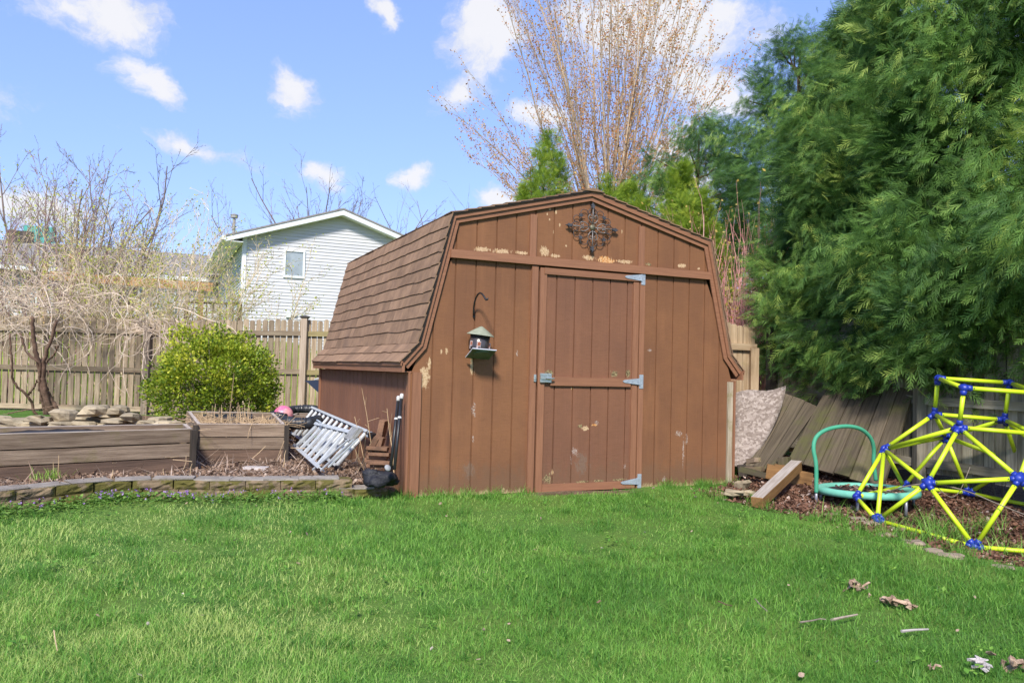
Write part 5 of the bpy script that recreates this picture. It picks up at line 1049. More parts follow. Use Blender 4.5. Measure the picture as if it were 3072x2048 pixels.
for k, (u, vt, Z, nst, sp, lb, mm) in enumerate(((60, 470, 16.2, 16, .38, 'budding shrub with long reddish stems at the left picture edge', RTW), (250, 600, 16.5, 14, .62, 'straw coloured shrub behind the fence in front of the deck finial', YT), (400, 560, 16.8, 17, .62, 'tall straw coloured shrub dotted with yellow green buds behind the fence', YT),
        (510, 640, 17.0, 14, .55, 'budding shrub reaching up towards the roof flue of the gabled house', YT), (590, 760, 16.6, 15, .7, 'low budding shrub spilling over the fence beside the gabled house', YT))):
    bare_tree(lb, u, Z, vt, sp, nst, 50+k, GB, r0=.021, zb=.0, P=dict(lv=3, nb=(11, 5, 2, 0), ang=(.3, .8), len=.42, rmin=.0055, wander=.09), mat_=mm, cat='shrub', name='budding_shrub', budn=.7, buds_=.045, per=1)

# the tangle of pale vines on the fence, with its old trunk
rng = np.random.default_rng(9); vb = at(150, 1258, 13.9); org = tuple(vb); vt_ = thing('climbing_vine', 'old leafless vine with a twisted trunk and pale tangled stems over the fence', 'vine', org)
vine_m = M('pale_vine_bark', (.68, .56, .43), (.46, .35, .26), (14, 14, 2), rough=.9, tintvar=.25); vtr_m = M('brown_vine_trunk', (.20, .125, .085), (.12, .075, .05), (20, 20, 3), rough=.9, bump=.5, bscale=(40, 40, 8))
def smooth(P, n_=40, it=4):
    P = np.array(P, float); s = np.linspace(0, 1, len(P)); q = np.linspace(0, 1, n_); Q = np.stack([np.interp(q, s, P[:, i]) for i in range(3)], 1)
    for _ in range(it): Q[1:-1] = (Q[:-2]+2*Q[1:-1]+Q[2:])/4
    return Q
mb = PM(org)
for path, r0, r1 in ((((150, 1262), (143, 1215), (128, 1160), (122, 1110), (110, 1070), (100, 1010), (95, 950)), .055, .03), (((166, 1262), (150, 1222), (136, 1180), (130, 1130), (132, 1080), (150, 1030), (170, 960)), .045, .025), (((176, 1240), (150, 1190), (134, 1160), (124, 1105)), .04, .035), (((112, 1250), (92, 1205), (78, 1180), (50, 1160), (35, 1130), (35, 1080), (30, 1000)), .025, .015),
        (((82, 1185), (100, 1165), (112, 1140)), .018, .012), (((140, 1255), (128, 1210), (120, 1170), (118, 1130), (124, 1090), (80, 1060), (60, 1000)), .03, .018), (((128, 1100), (150, 1075), (165, 1060), (175, 1035)), .02, .012), (((0, 1245), (60, 1232), (120, 1225), (180, 1214)), .012, .008)):
    Q = smooth([at(u, v, 13.9-.1*i) for i, (u, v) in enumerate(path)], 36); Q[1:-1] += rng.normal(0, .006, (34, 3)); mb.tube(Q, np.linspace(r0, r1, 36), 7)
mb.build('trunk', vtr_m, vt_, smooth=True)
mb = PM(org)
def wander_vine(p, d, L, r, curl, grav, seg=26, plane=.35):
    st_ = L/seg; P = [p]; d = nrm(d); ax_ = nrm(np.array([0, 0, 1.])*plane+vf*1.0+rng.normal(0, .3, 3)); w_ = rng.normal(0, curl)
    for i in range(seg):
        w_ += rng.normal(0, curl*.35); d = nrm(d*math.cos(w_*st_)+np.cross(ax_, d)*math.sin(w_*st_)+rng.normal(0, .09, 3)+np.array([0, 0, -grav*st_*(.3+i/seg)])-vf*.02); P.append(P[-1]+d*st_)
    mb.tube(P, np.linspace(r, r*.45, seg+1), 5, caps=False)
    return P
for k in range(150):                            # the mass over the rail at the left, thinning to the right
    u = rng.choice([rng.normal(90, 95), rng.normal(190, 90), rng.uniform(150, 640)], p=[.5, .28, .22]); v = rng.normal(925, 42)-.02*u*(u > 300)
    p = at(u, min(v, 985), 14.1+rng.normal(0, .28)); s = rng.choice([-1, 1]); d = vr*s*rng.uniform(.4, 1)+np.array([0, 0, rng.normal(.15, .55)])+vf*rng.normal(-.1, .25)
    P = wander_vine(p, d, rng.uniform(.5, 1.7), rng.uniform(.0045, .0095), 1.7, .8)
    if rng.random() < .5:
        q = P[rng.integers(6, 20)]; wander_vine(q, vr*rng.normal()+np.array([0, 0, rng.normal(.2, .6)]), rng.uniform(.3, .9), .0045, 2.2, .7, 14)
for u, v in ((10, 960), (60, 980), (130, 985), (200, 985), (222, 990), (330, 960), (352, 968), (430, 965), (440, 960), (470, 965), (495, 970), (530, 975), (560, 960)):     # strands that hang down in front of the boards and curl back
    wander_vine(at(u, v, 14.0), np.array([0, 0, -1.])+vr*rng.normal(0, .5)-vf*.15, rng.uniform(.5, 1.2), .007, 2.4, .25, 30)
for k in range(34):
    u = rng.uniform(395, 520); wander_vine(at(u, rng.uniform(950, 1000), 14.0), vr*rng.normal()+np.array([0, 0, rng.normal(-.5, .6)]), rng.uniform(.6, 1.3), .0075, 3.2, .5, 26)
for k in range(60):                             # thin upright shoots from the tangle
    u = rng.normal(150, 120); wander_vine(at(u, rng.uniform(880, 960), 14.2), np.array([0, 0, 1.])+vr*rng.normal(0, .5), rng.uniform(.8, 1.9), .005, .7, .45, 22)
mb.build('stems', vine_m, vt_)

# red twigged shrub behind the short fence right of the shed
rng = np.random.default_rng(12); rp = np.array([6.35, 3.25, .1]); t = thing('red_twig_shrub', 'leafless shrub of pinkish red upright twigs between the shed and the evergreens', 'shrub', tuple(rp)); mb = PM(rp); tips = []
PR = dict(seg=(7, 4), wander=.07, up=(.02, .05), taper=.7, sides=(4, 3), lv=1, nb=(5, 0), start=.3, ang=(.15, .5), len=.4, rad=.6, rmin=.005)
for k in range(230):
    a = rng.uniform(0, 6.28); rr_ = rng.uniform(0, .85); p = rp+np.array([rr_*math.cos(a)*1.25, rr_*math.sin(a), 0]); grow(mb, p, (math.cos(a)*.22, math.sin(a)*.22, 1), rng.uniform(2.0, 3.5), .013, 0, rng, PR, tips)
mb.build('twigs', leaf_mat('pink_red_bark', (.52, .16, .15), (.64, .32, .28), (.74, .52, .42), 0), t); mb = PM(rp); buds(mb, tips, .05, rng, 1, .05); mb.build('buds', leaf_mat('yellow_bud', (.42, .30, .06), (.50, .40, .10), None, .3), t)
# hedge-like pale undergrowth glimpsed under the evergreens
t = thing('budding_shrub', 'tangled tan and yellow shrub glimpsed under the big evergreen skirts', 'shrub', (7.3, 3.0, 0)); mb = PM((7.3, 3, 0)); tips = []
for k in range(110):
    p = np.array([rng.uniform(6.2, 9.0), rng.uniform(.5, 5.2), 0]); grow(mb, p, rng.normal(0, .3, 3)+[0, 0, 1], rng.uniform(1.5, 2.6), .012, 0, rng, PR, tips)
mb.build('twigs', YT, t); mb = PM((7.3, 3, 0)); buds(mb, tips, .09, rng, 2, .1); mb.build('buds', leaf_mat('tan_leaf', (.50, .36, .20), (.45, .38, .10), (.58, .48, .30), .3), t)

# round boxwood between the fence and the raised beds
rng = np.random.default_rng(15); bc = np.array([*at(645, 1200, 11.8)[:2], .22]); org = tuple(bc); t = thing('boxwood_bush', 'round yellow green boxwood bush in front of the back fence', 'bush', org)
mb = PM(org); N = 330; th = np.arccos(rng.uniform(-.35, 1, N)); ph = rng.uniform(0, 6.28, N); nn = np.stack([np.sin(th)*np.cos(ph), np.sin(th)*np.sin(ph), np.cos(th)], 1)
lump = 1+.10*np.sin(nn@np.array([5, 3, 4.])+1)+.07*np.sin(nn@np.array([-4, 8, 6.])+2)+.06*np.sin(nn@np.array([9, -5, 7.]))
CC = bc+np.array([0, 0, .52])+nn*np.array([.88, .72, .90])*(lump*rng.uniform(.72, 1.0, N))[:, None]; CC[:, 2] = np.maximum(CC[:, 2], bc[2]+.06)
tt = np.clip(rng.normal(.45, .26, N)+.16*nn[:, 2], 0, 1); per = 52; C = np.repeat(CC, per, 0)+rng.normal(0, .062, (N*per, 3)); D = np.repeat(nn, per, 0)+rng.normal(0, .75, (N*per, 3))+[0, 0, .35]  # clumps nearer the top get a lighter tint, sunlight put into colour
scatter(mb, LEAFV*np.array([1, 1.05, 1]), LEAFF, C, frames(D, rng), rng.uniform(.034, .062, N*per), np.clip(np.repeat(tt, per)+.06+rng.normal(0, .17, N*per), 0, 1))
C2 = bc+np.array([0, 0, .45])+rng.normal(0, .27, (5000, 3))*np.array([1.1, .9, .85]); scatter(mb, LEAFV, LEAFF, C2, frames(rng.normal(size=(5000, 3)), rng), rng.uniform(.03, .05, 5000), rng.uniform(0, .3, 5000))  # inner leaves all dark, shade inside the bush put into their tint
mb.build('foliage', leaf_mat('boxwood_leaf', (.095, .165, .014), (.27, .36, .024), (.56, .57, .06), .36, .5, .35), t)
mb = PM(org)
for k in range(26): d = nn[k*11]; mb.tube([bc+d*np.array([.06, .06, 0]), bc+[0, 0, .2]+d*np.array([.3, .3, .25]), CC[k*11]], [.014, .010, .004], 5)
mb.build('stem', bark_grey, t)

# ------------------------------------------------------------------ grass, litter, stalks
def lawn_ok(x, y):
    ok = (y < wall_y(x)-.02) | (x > 0); ok &= ~((x > -.02) & (x < W+.05) & (y > -.025)); ok &= ~((np.abs(x-1.9) < .62) & (y > -.20-.05*np.sin(x*9))); ok &= in_mulch(x, y) < .02+.10*np.sin(x*7+y*5)
    ok &= ~((x < 0) & (y > wall_y(x)-.01)); return ok
def sample_view(n_, z0, z1, rng, margin=.34, powr=1.0):
    """ground points in a wedge before the camera, thinning out with distance"""
    u = rng.random(n_); Z = (z0**(2-powr)+(z1**(2-powr)-z0**(2-powr))*u)**(1/(2-powr)); s = rng.uniform(-.64-margin, .64+margin, n_)
    fw = nrm(np.array([FW[0], FW[1]])); rt = np.array([fw[1], -fw[0]]); return CAM[0]+Z*(fw[0]+rt[0]*s), CAM[1]+Z*(fw[1]+rt[1]*s)
def vnoise(x, y, f, seed):
    r = np.random.default_rng(seed); K = r.normal(size=(9, 2))*f; p = r.uniform(0, 6.28, 9); return sum(np.sin(x*k[0]+y*k[1]+q) for k, q in zip(K, p))/3.2
def blades(mb, x, y, h, w_, rng, lean, tint, seg=3):
    n_ = len(x); z = height(x, y)-.008; a = rng.uniform(0, 2*math.pi, n_); dx, dy = np.cos(a), np.sin(a); t = np.linspace(0, 1, seg+1); V = np.zeros((n_, 2*seg+1, 3)); b = a+math.pi/2+rng.normal(0, .5, n_)
    for i, q in enumerate(t):
        off = lean*h*q**1.8; cx_, cy_ = x+dx*off, y+dy*off; cz = z+h*(q-.28*q*q*np.minimum(lean, 1.3)); ww = w_*(1-q**1.6)*.5
        if i < seg:
            V[:, 2*i] = np.stack([cx_-np.cos(b)*ww, cy_-np.sin(b)*ww, cz], 1); V[:, 2*i+1] = np.stack([cx_+np.cos(b)*ww, cy_+np.sin(b)*ww, cz], 1)
        else: V[:, 2*seg] = np.stack([cx_, cy_, cz], 1)
    base_ = (np.arange(n_)*(2*seg+1))[:, None]; fs = [base_+np.array([2*i, 2*i+1, 2*i+3, 2*i+2]) for i in range(seg-1)]; fs.append(base_+np.array([2*seg-2, 2*seg-1, 2*seg]))
    mb.add(V.reshape(-1, 3), fs, None, np.repeat(np.clip(tint, 0, 1), 2*seg+1))
rng = np.random.default_rng(100); mb = MB()
GRASS = leaf_mat('grass_blade', (.080, .220, .032), (.235, .460, .075), (.54, .63, .20), .42, .5, .3)
for n_, z0, z1, wd_, sg in ((195000, 1.5, 4.2, .0036, 3), (240000, 4.2, 10.0, .0050, 2)):
    x, y = sample_view(n_, z0, z1, rng, powr=.75 if z0 < 2 else .6); k = lawn_ok(x, y); x, y = x[k], y[k]
    cl = vnoise(x, y, 3.2, 1); c2 = vnoise(x, y, 9.0, 2); c3 = vnoise(x, y, .9, 3); bare = vnoise(x, y, 1.6, 4)+.35*c2
    k = (rng.random(len(x)) < np.clip(1.1-.6*np.maximum(bare-.5, 0), .2, 1)); x, y, cl, c2, c3 = (q[k] for q in (x, y, cl, c2, c3))
    edge = np.exp(-((y+.08)/.10)**2)*((x > 0) & (x < W)); h = np.clip(.043+.020*cl+.012*c2+rng.normal(0, .011, len(x)), .018, .13)*(1+.15*edge)
    tint = .42+.22*c3-.17*cl+.14*np.maximum(bare[k], 0)+rng.normal(0, .2, len(x))+.08*(x < -1)-.12*sm(x, 1.5, 3.5)*(y < -.6)  # right-hand blades darker, tree shade put into their tint
    blades(mb, x, y, h, wd_*rng.uniform(.7, 1.3, len(x)), rng, rng.uniform(.15, 1.25, len(x)), tint, sg)
cx, cy = sample_view(2000, 1.6, 9, rng, powr=.7); k = lawn_ok(cx, cy) & (cy < -.15); cx, cy = cx[k], cy[k]; m_ = 42
sz = np.repeat(rng.uniform(.5, 1.35, len(cx)), m_); tn = np.repeat(rng.normal(.28, .2, len(cx)), m_); x = np.repeat(cx, m_)+rng.normal(0, .05, len(sz))*sz; y = np.repeat(cy, m_)+rng.normal(0, .05, len(sz))*sz
blades(mb, x, y, .088*sz*rng.uniform(.6, 1.2, len(sz)), .0042*np.ones(len(sz)), rng, rng.uniform(.2, 1.4, len(sz)), tn+rng.normal(0, .12, len(sz)), 3)
for k in range(60):                             # tall tufts along walls and edges
    if k < 22: cx_, cy_ = rng.choice([rng.uniform(0, 1.2), rng.uniform(2.5, W)]), -.06-rng.random()*.06
    elif k < 40: cx_ = rng.uniform(-3.2, 0); cy_ = wall_y(cx_)-.07
    else: s = rng.random(); i = int(s*7); cx_, cy_ = MULCH[i+1]*(.5)+MULCH[i+2]*.5+rng.normal(0, .12, 2)
    m_ = 46; x = cx_+rng.normal(0, .045, m_); y = cy_+rng.normal(0, .03, m_); blades(mb, x, y, rng.uniform(.06, .15, m_), .0042*np.ones(m_), rng, rng.uniform(.2, 1.1, m_), rng.normal(.35, .15, m_), 3)
mb.build('grass', GRASS, kind='stuff'); tag(bpy.data.objects['grass'], 'bright green uneven lawn grass in front of the shed', 'grass', None, 'stuff')
mb = MB(); x = rng.uniform(-9, 12, 70000); y = rng.uniform(8, 22, 70000); k = (x*.408+y*.913+5.6 > 15.2) & (rng.random(70000) < 1); x, y = x[k], y[k]
blades(mb, x, y, rng.uniform(.05, .12, len(x)), .012*np.ones(len(x)), rng, rng.uniform(.2, 1, len(x)), rng.normal(.75, .15, len(x)), 2)  # blade tints pushed bright, sunlight on the neighbouring lawn put into colour
mb.build('neighbour_grass', leaf_mat('sunny_grass_blade', (.15, .24, .03), (.28, .37, .05), (.42, .48, .09), .45), kind='stuff'); tag(bpy.data.objects['neighbour_grass'], 'sunny yellow green grass showing through the fence gaps', 'grass', None, 'stuff')

def bed_ok(x, y): return (x < -.10) & (y > wall_y(x)+.20) & (y < 8.6) & ~((y > .55+(x+1.8)*.2) & (y < 1.0) & (x < -1.8) & (x > -3.9) & False)
LIT = leaf_mat('dead_leaf', (.12, .070, .045), (.30, .20, .14), (.50, .39, .31), .15, .8, .15)
def flakes(mb, x, y, size, rng, tilt=.5, lift=.012, tmu=.5):
    n_ = len(x); z = height(x, y)+rng.uniform(0, lift, n_); D = np.stack([rng.normal(size=n_), rng.normal(size=n_), rng.normal(0, tilt, n_)], 1); up = np.tile([0, 0, 1.], (n_, 1))+rng.normal(0, tilt, (n_, 3)); F = frames(D, rng, up); F = F[:, [0, 1, 2]]
    V = np.array([[0, -.12, 0], [.3, -.34, .10], [.75, -.26, .04], [1, 0, .16], [.72, .30, .06], [.28, .32, .12], [.0, .1, 0], [.5, 0, -.05]]); Fc = np.array([[0, 1, 7], [1, 2, 7], [2, 3, 7], [3, 4, 7], [4, 5, 7], [5, 6, 7], [6, 0, 7]])
    scatter(mb, V, Fc, np.stack([x, y, z], 1), F, size, np.clip(rng.normal(tmu, .24, n_), 0, 1))
mb = MB(); x = np.concatenate([rng.uniform(-6.0, 0, 34000), rng.uniform(-3.4, 0, 16000)]); y = np.concatenate([rng.uniform(-1.6, 7.5, 34000), rng.uniform(.2, 1.5, 16000)]); k = bed_ok(x, y); x, y = x[k], y[k]
flakes(mb, x, y, rng.uniform(.022, .055, len(x)), rng); n_ = 5000; x = rng.uniform(-3.6, -.1, n_); y = rng.uniform(.2, 3, n_); k = bed_ok(x, y); x, y = x[k], y[k]
D = np.stack([rng.normal(size=len(x)), rng.normal(size=len(x)), rng.normal(0, .22, len(x))], 1); scatter(mb, rhomb((0, 0), (1, 0), .022), LEAFF, np.stack([x, y, height(x, y)+.02], 1), frames(D, rng, np.tile([0, 0, 1.], (len(x), 1))), rng.uniform(.08, .28, len(x)), rng.uniform(.6, 1, len(x)))
mb.build('leaf_litter', LIT, kind='stuff'); tag(bpy.data.objects['leaf_litter'], 'dead leaves and straw covering the garden bed behind the block wall', 'dead leaves', None, 'stuff')
mb = MB(); x = rng.uniform(2.8, 5.6, 58000); y = rng.uniform(-5.2, 1.5, 58000); k = (in_mulch(x, y)+rng.normal(0, .09, len(x)) > .0) & ~((x < W+.04) & (y > -.02)); x, y = x[k], y[k]
flakes(mb, x, y, rng.uniform(.02, .05, len(x)), rng, tmu=.42); mb.build('leaf_litter', leaf_mat('red_brown_litter', (.085, .042, .028), (.22, .115, .075), (.50, .38, .32), .12, .85, .15), kind='stuff'); tag(bpy.data.objects['leaf_litter.001'], 'red brown mulch and dead leaves under the trampoline and climbing dome', 'dead leaves', None, 'stuff')
mb = MB(); x, y = sample_view(900, 2, 8.5, rng); k = lawn_ok(x, y) & (rng.random(len(x)) < .12+.5*sm(x, 1.2, 3)*sm(y, -2.5, -.3)+.2*(y > -.5)); x, y = x[k], y[k]
flakes(mb, x, y, rng.uniform(.015, .040, len(x)), rng, .6, .05, .65); mb.build('fallen_leaves', leaf_mat('pale_dead_leaf', (.22, .13, .09), (.46, .33, .25), (.64, .54, .47), .2, .8, .15), kind='stuff'); tag(bpy.data.objects['fallen_leaves'], 'scattered small dead leaves on the lawn', 'dead leaves', None, 'stuff')
mb = MB(); fl = MB(); n_ = 2600; x = rng.uniform(-3.6, -.6, n_); y = wall_y(x)-.06-rng.gamma(1.4, .12, n_); x0_, y0_ = x, y
z = height(x, y)+rng.uniform(.03, .075, n_); scatter(mb, LEAFV*np.array([1, 1.5, 1]), LEAFF, np.stack([x, y, z], 1), frames(np.stack([rng.normal(size=n_), rng.normal(size=n_), rng.normal(0, .3, n_)], 1), rng, np.tile([0, 0, 1.], (n_, 1))), rng.uniform(.02, .035, n_), rng.random(n_))
mb.build('violet_leaves', leaf_mat('violet_leaf', (.10, .21, .03), (.18, .32, .05), (.26, .40, .08), .35), kind='stuff'); tag(bpy.data.objects['violet_leaves'], 'low broad leaved ground cover at the foot of the block wall', 'ground cover', None, 'stuff')
n_ = 150; i = rng.integers(0, len(x0_), n_); x, y = x0_[i]+rng.normal(0, .02, n_), y0_[i]; k = rng.random(n_) < np.exp(-((x+2.1)/1.0)**2)+.1; x, y = x[k], y[k]; n_ = len(x)
for q in range(3): scatter(fl, LEAFV*np.array([1, 1.8, 1]), LEAFF, np.stack([x, y, height(x, y)+.085], 1)+rng.normal(0, .006, (n_, 3)), frames(rng.normal(size=(n_, 3)), rng), np.full(n_, .015), rng.random(n_))
fl.build('violet_flowers', leaf_mat('violet_petal', (.28, .13, .42), (.42, .24, .55), (.55, .40, .62), .3), kind='stuff'); tag(bpy.data.objects['violet_flowers'], 'small purple violet flowers below the block wall', 'flowers', None, 'stuff')

def tuft(label, c, n_, h, wd_, spread, lean, seed, m_=None, name='grass_tuft', cat='plant', group=None):
    r = np.random.default_rng(seed); mb = PM((c[0], c[1], float(height(c[0], c[1])))); x = c[0]+r.normal(0, spread, n_); y = c[1]+r.normal(0, spread*.8, n_); blades(mb, x, y, h*r.uniform(.5, 1.1, n_), wd_*r.uniform(.7, 1.2, n_), r, r.uniform(*lean, n_), r.normal(.5, .2, n_), 4)
    o = mb.build(name, m_ or GRASS); o.location = mb.org; return tag(o, label, cat, group)
LILY = leaf_mat('daylily_leaf', (.16, .30, .05), (.30, .48, .08), (.42, .58, .12), .4)
c = on_z(146, 1444, .13); tuft('fresh green daylily clump in front of the long raised bed', c, 90, .15, .010, .075, (.1, .8), 1, LILY, 'daylily_clump')
c = on_z(612, 1384, .13); tuft('thin green grass clump at the left foot of the short raised bed', c, 60, .22, .005, .04, (.1, .7), 2, LILY)
for k, (u, v, n_, lb) in enumerate(((1010, 1460, 40, 'small bright grass tuft by the end of the block wall top'), (920, 1435, 40, 'bright grass tuft below the stepladder'), (850, 1300, 30, 'yellow green tuft between the raised bed and the long ladder'), (470, 1425, 20, 'single green sprout before the long raised bed end'), (715, 1437, 26, 'low green tuft near the pale slab'))):
    c = on_z(u, v, .13); tuft(lb, c, n_, .06, .005, .05, (.2, 1.0), 5+k, LILY)
for k, (u, v, n_, h, lb) in enumerate(((2520, 1545, 40, .22, 'sprawling pale green weed in front of the trampoline legs'), (2700, 1600, 70, .24, 'tall grass clump right of the front blue joint'), (2830, 1600, 160, .30, 'long grass clump growing through the middle of the climbing dome'), (2960, 1570, 90, .26, 'long grass at the right foot of the climbing dome'), (2780, 1570, 70, .24, 'long grass clump behind the low yellow tube'), (2870, 1500, 80, .24, 'grass along the fence foot behind the dome'), (3030, 1620, 80, .22, 'grass clump at the right frame edge behind the low tube'), (2650, 1575, 50, .2, 'grass clump around the front left blue joint'))):
    c = on_z(u, v, -.1 if u > 2600 else -.05); tuft(lb, c, n_, h, .0065, .11, (.3, 1.2), 20+k)
DRY = M('dry_stalk', (.58, .42, .25), (.40, .27, .15), (9, 9, 2), rough=.9, tintvar=.3)
def stalks(label, C, zs, seed, bits=0, group=None, rad=(.003, .006)):
    """C: list of (x, y, z, height, lean) for cut stems; bits: loose straw lying about"""
    r = np.random.default_rng(seed); c0 = np.array(C[0][:3]); mb = PM(c0)
    for (x, y, z, h, ln) in C:
        a = r.uniform(0, 6.28); P = [np.array([x+math.cos(a)*ln*h*q+r.normal(0, .004), y+math.sin(a)*ln*h*q, z+h*q]) for q in (0, .35, .7, 1)]; mb.tube(P, np.linspace(r.uniform(*rad), .0022, 4), 5)
        if h > .45 and len(C) > 2:
            for q in r.uniform(.5, .95, 3): p = P[0]*(1-q)+P[3]*q; mb.tube([p, p+r.normal(0, .05, 3)+[0, 0, .04]], .002, 4)
    for k in range(bits):
        x, y, z = (np.array(C[r.integers(len(C))][:3])+r.normal(0, .1, 3)*[1, 1, .15]); d = r.normal(0, 1, 3)*[1, 1, .3]; d = nrm(d)*r.uniform(.06, .2); p = np.array([x, y, abs(z-zs)+zs+.012]); mb.tube([p-d, p+r.normal(0, .012, 3), p+d], .0028, 4)
    o = mb.build('dry_stalks', DRY); o.location = c0; return tag(o, label, 'dry plant', group)
r = np.random.default_rng(31); inb = lambda u, v: b2[3]*(1-u)*(1-v)+b2[2]*u*(1-v)+b2[0]*(1-u)*v+b2[1]*u*v
def inbed(n_, ulo, uhi, vlo, vhi, hlo, hhi): return [(*inb(r.uniform(ulo, uhi), r.uniform(vlo, vhi)), .45, r.uniform(hlo, hhi), r.uniform(0, .25)) for _ in range(n_)]
stalks('cut upright stems standing in the middle of the short raised bed', inbed(26, .2, .7, .2, .9, .08, .26), .46, 1, 30)
stalks('dense mat of broken straw filling the right end of the short raised bed', inbed(40, .66, .97, .1, .95, .03, .12), .46, 2, 80)
stalks('curled dry stems heaped at the left end of the short raised bed', inbed(30, .04, .22, .15, .95, .03, .12), .46, 3, 50)
def gst(u, v, vt, z=.135, ln=.1):
    p = on_z(u, v, z); d = (p-CAM)@FW; return (p[0], p[1], z, (v-vt)/FPX*d, ln)
stalks('tall grey forked stem rising from the ground past the short raised bed to the bush', [gst(668, 1378, 1120)], .2, 4, 0, rad=(.006, .007))
stalks('shorter grey stem right beside the tall forked stem', [gst(682, 1376, 1275)], .2, 41, 0, rad=(.006, .007))
stalks('short dry stems at the foot of the short raised bed', [gst(*q) for q in ((715, 1378, 1310), (700, 1380, 1335), (732, 1382, 1345), (757, 1380, 1330), (780, 1380, 1322), (745, 1380, 1350), (835, 1382, 1345), (842, 1390, 1352), (850, 1400, 1350), (857, 1376, 1325), (790, 1375, 1350))], .2, 5, 24)
stalks('thin dry stems in front of the long raised bed', [gst(*q) for q in ((180, 1444, 1365), (160, 1440, 1385), (335, 1440, 1410), (340, 1440, 1408), (570, 1430, 1390), (490, 1425, 1405))], .2, 6, 4)
stalks('tall cut stems between the long bed and the short bed', [gst(*q, .135) for q in ((525, 1300, 1193), (552, 1295, 1218), (585, 1290, 1192), (592, 1290, 1194), (440, 1300, 1205), (543, 1290, 1230), (510, 1310, 1255))], .2, 7, 0)
stalks('tall arching dry weeds between the ladder and the black poles', [gst(*q, .11, l_) for q, l_ in (((1080, 1425, 1300), .3), ((1100, 1420, 1250), .25), ((1115, 1425, 1215), .3), ((1068, 1430, 1330), .4), ((1130, 1420, 1165), .2), ((1090, 1430, 1290), .5), ((1105, 1440, 1310), .5), ((1185, 1440, 1225), .15), ((1195, 1430, 1270), .2), ((1075, 1400, 1290), .6))], .2, 8, 0)
stalks('thin pale weed stems rising against the shed side wall', [gst(1050, 1330, 1160), gst(1098, 1330, 1190), gst(1150, 1330, 1175), gst(1128, 1350, 1168)], .2, 9, 0, rad=(.002, .003))

# ------------------------------------------------------------------ things lying on the lawn
rot_m = M('rotten_wood', (.48, .35, .24), (.24, .15, .10), (26, 26, 60), .35, .65, .95, .25, 1.0, (60, 60, 60)); pale_rot = M('grey_rotten_wood', (.58, .52, .50), (.38, .33, .31), (26, 26, 60), rough=.95, bump=1.0, bscale=(60, 60, 60))
def g_at(u, v, up=.0):
    p = np.array(on_z(u, v, 0.0))
    for _ in range(6): p = on_z(u, v, float(height(p[0], p[1]))+up)
    return p
for k, (u, v, sx, sy, sz, lb, mm) in enumerate(((2565, 1754, .085, .05, .035, 'flaky brown rotten wood piece nearest the climbing dome', rot_m), (2688, 1806, .075, .07, .05, 'biggest crumbling tan wood chunk on the right of the lawn', rot_m), (2948, 1994, .05, .045, .04, 'small pale grey wood chunk near the bottom right corner', pale_rot), (3046, 1990, .07, .07, .05, 'crumbled wood heap cut by the right frame edge', rot_m),
        (2606, 1785, .02, .018, .014, 'tiny wood crumb beside the flaky brown piece', rot_m), (2800, 2000, .035, .025, .012, 'thin bark flake lying low on the right lawn', rot_m))):
    p = g_at(u, v, .035); r2 = np.random.default_rng(60+k); mb = PM(p)
    for q in range(14 if sx > .04 else 4):
        d = r2.normal(0, .5, 3)*np.array([sx, sy, sz*.7]); mb.box(p+d, (r2.uniform(.3, .9)*sx, r2.uniform(.2, .5)*sy, r2.uniform(.12, .4)*sz), X=r2.normal(size=3)*[1, 1, .4], Z=(r2.normal(0, .5), r2.normal(0, .5), 1), jit=.0035)
    o = mb.build('wood_chunk', mm); o.location = p; tag(o, lb, 'wood chunk')
for k, (L_, lb, mm, rr_) in enumerate(((((2495, 1858), (2530, 1850), (2572, 1842)), 'pale straight stick on the lawn below the flaky wood piece', M('pale_stick', (.40, .32, .25), (.28, .22, .17), (20, 20, 3), rough=.9), .008), (((2265, 1795), (2282, 1815), (2302, 1832)), 'thin dark twig lying near the middle right of the lawn', bark_grey, .004), (((2155, 1802), (2178, 1812), (2197, 1816)), 'small brown twig left of the thin dark twig', bark_red, .004),
        (((2400, 1865), (2440, 1860), (2460, 1854), (2478, 1857)), 'crooked grey twig left of the pale straight stick', bark_grey, .005), (((2705, 1892), (2740, 1888), (2785, 1886)), 'flat grey stick below the biggest wood chunk', M('grey_stick', (.42, .37, .34), (.3, .26, .24), (20, 20, 3), rough=.9), .008), (((162, 1890), (166, 1920), (172, 1950)), 'thin tan straw stem in the grass at lower left', DRY, .003))):
    P = [g_at(u, v, .045) for u, v in L_]; mb = PM(P[0]); mb.tube(smooth(P, 9, 1), np.linspace(rr_, rr_*.6, 9), 6); o = mb.build('stick', mm); o.location = P[0]; tag(o, lb, 'stick')
P = [at(2655, 1480, 7.3), at(2720, 1455, 7.0), at(2800, 1448, 6.9), at(2900, 1470, 6.7), at(2990, 1510, 6.5), at(3080, 1545, 6.3)]; mb = PM(P[0]); mb.tube(smooth(P, 24), np.linspace(.007, .004, 24), 5); mb.tube(smooth([P[2], at(2850, 1500, 6.8), at(2880, 1480, 6.8), at(2910, 1400, 6.9)], 12), .003, 5); o = mb.build('bent_branch', bark_grey); o.location = P[0]; tag(o, 'long bent bare branch arching across the front of the climbing dome', 'branch')
c = np.array([5.22, -1.9, .0]); t = thing('sapling', 'thin leaning bare saplings against the fence behind the dome', 'sapling', tuple(c)); mb = PM(c)
for (u0, v0, u1, v1) in ((2905, 1480, 2910, 1145), (3010, 1490, 2998, 1150), (2990, 1500, 2960, 1300), (3040, 1500, 3000, 1290)):
    a = at(u0, v0, 8.3); b = at(u1, v1, 8.5); mb.tube(smooth([a, (a+b)/2+rng.normal(0, .03, 3), b], 12), np.linspace(.009, .004, 12), 5)
mb.build('stem', bark_grey, t); mb = PM(c)
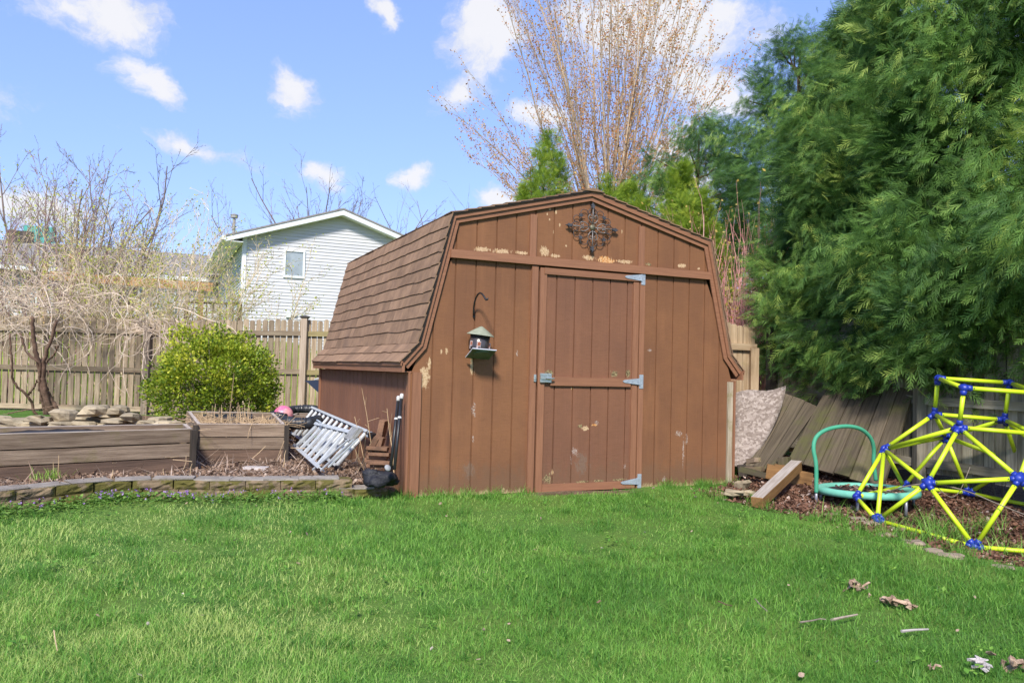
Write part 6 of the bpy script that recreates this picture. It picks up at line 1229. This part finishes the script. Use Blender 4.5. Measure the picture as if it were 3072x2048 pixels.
for (u, v) in ((3005, 1110), (2930, 1190), (2980, 1340)): p = np.array([at(u, v, 8.45)]).repeat(26, 0)+rng.normal(0, .03, (26, 3)); scatter(mb, LEAFV, LEAFF, p, frames(rng.normal(size=(26, 3)), rng), rng.uniform(.03, .05, 26), rng.random(26))
mb.build('leaf_cluster', ARB, t)

# leaves caught on the trampoline, weeds in the lawn
mb = PM(tc_); n_ = 420; a = rng.uniform(0, 6.28, n_); rr_ = (RR-.12)*np.sqrt(rng.random(n_)); pz = np.array([tc_+tA*q*math.cos(b)+tB*q*math.sin(b)+tilt*(-.012+rng.random()*.012) for q, b in zip(rr_, a)]); k = pz @ RT > (tc_ @ RT)-.22; pz = pz[k]
scatter(mb, LEAFV*np.array([1, 1.6, 1]), LEAFF, pz, frames(np.stack([rng.normal(size=len(pz)), rng.normal(size=len(pz)), rng.normal(0, .3, len(pz))], 1), rng, np.tile([0, 0, 1.], (len(pz), 1))), rng.uniform(.02, .05, len(pz)), rng.random(len(pz)))
o = mb.build('trampoline_leaves', bpy.data.materials['red_brown_litter'], kind='stuff'); o.location = tc_; tag(o, 'dead leaves caught on the black trampoline mat', 'dead leaves', None, 'stuff')
mb = MB(); cx, cy = sample_view(150, 2, 8.5, rng); k = lawn_ok(cx, cy); cx, cy = cx[k], cy[k]; m_ = 9; x = np.repeat(cx, m_)+rng.normal(0, .022, len(cx)*m_); y = np.repeat(cy, m_)+rng.normal(0, .022, len(cx)*m_)
scatter(mb, LEAFV*np.array([1, 1.3, 1]), LEAFF, np.stack([x, y, height(x, y)+rng.uniform(.03, .075, len(x))], 1), frames(np.stack([rng.normal(size=len(x)), rng.normal(size=len(x)), rng.normal(0, .4, len(x))], 1), rng, np.tile([0, 0, 1.], (len(x), 1))), rng.uniform(.018, .036, len(x)), rng.random(len(x)))
o = mb.build('lawn_weeds', leaf_mat('weed_leaf', (.10, .26, .035), (.20, .40, .06), (.32, .50, .10), .4), kind='stuff'); tag(o, 'small broad leaved weeds dotted through the lawn', 'weeds', None, 'stuff')
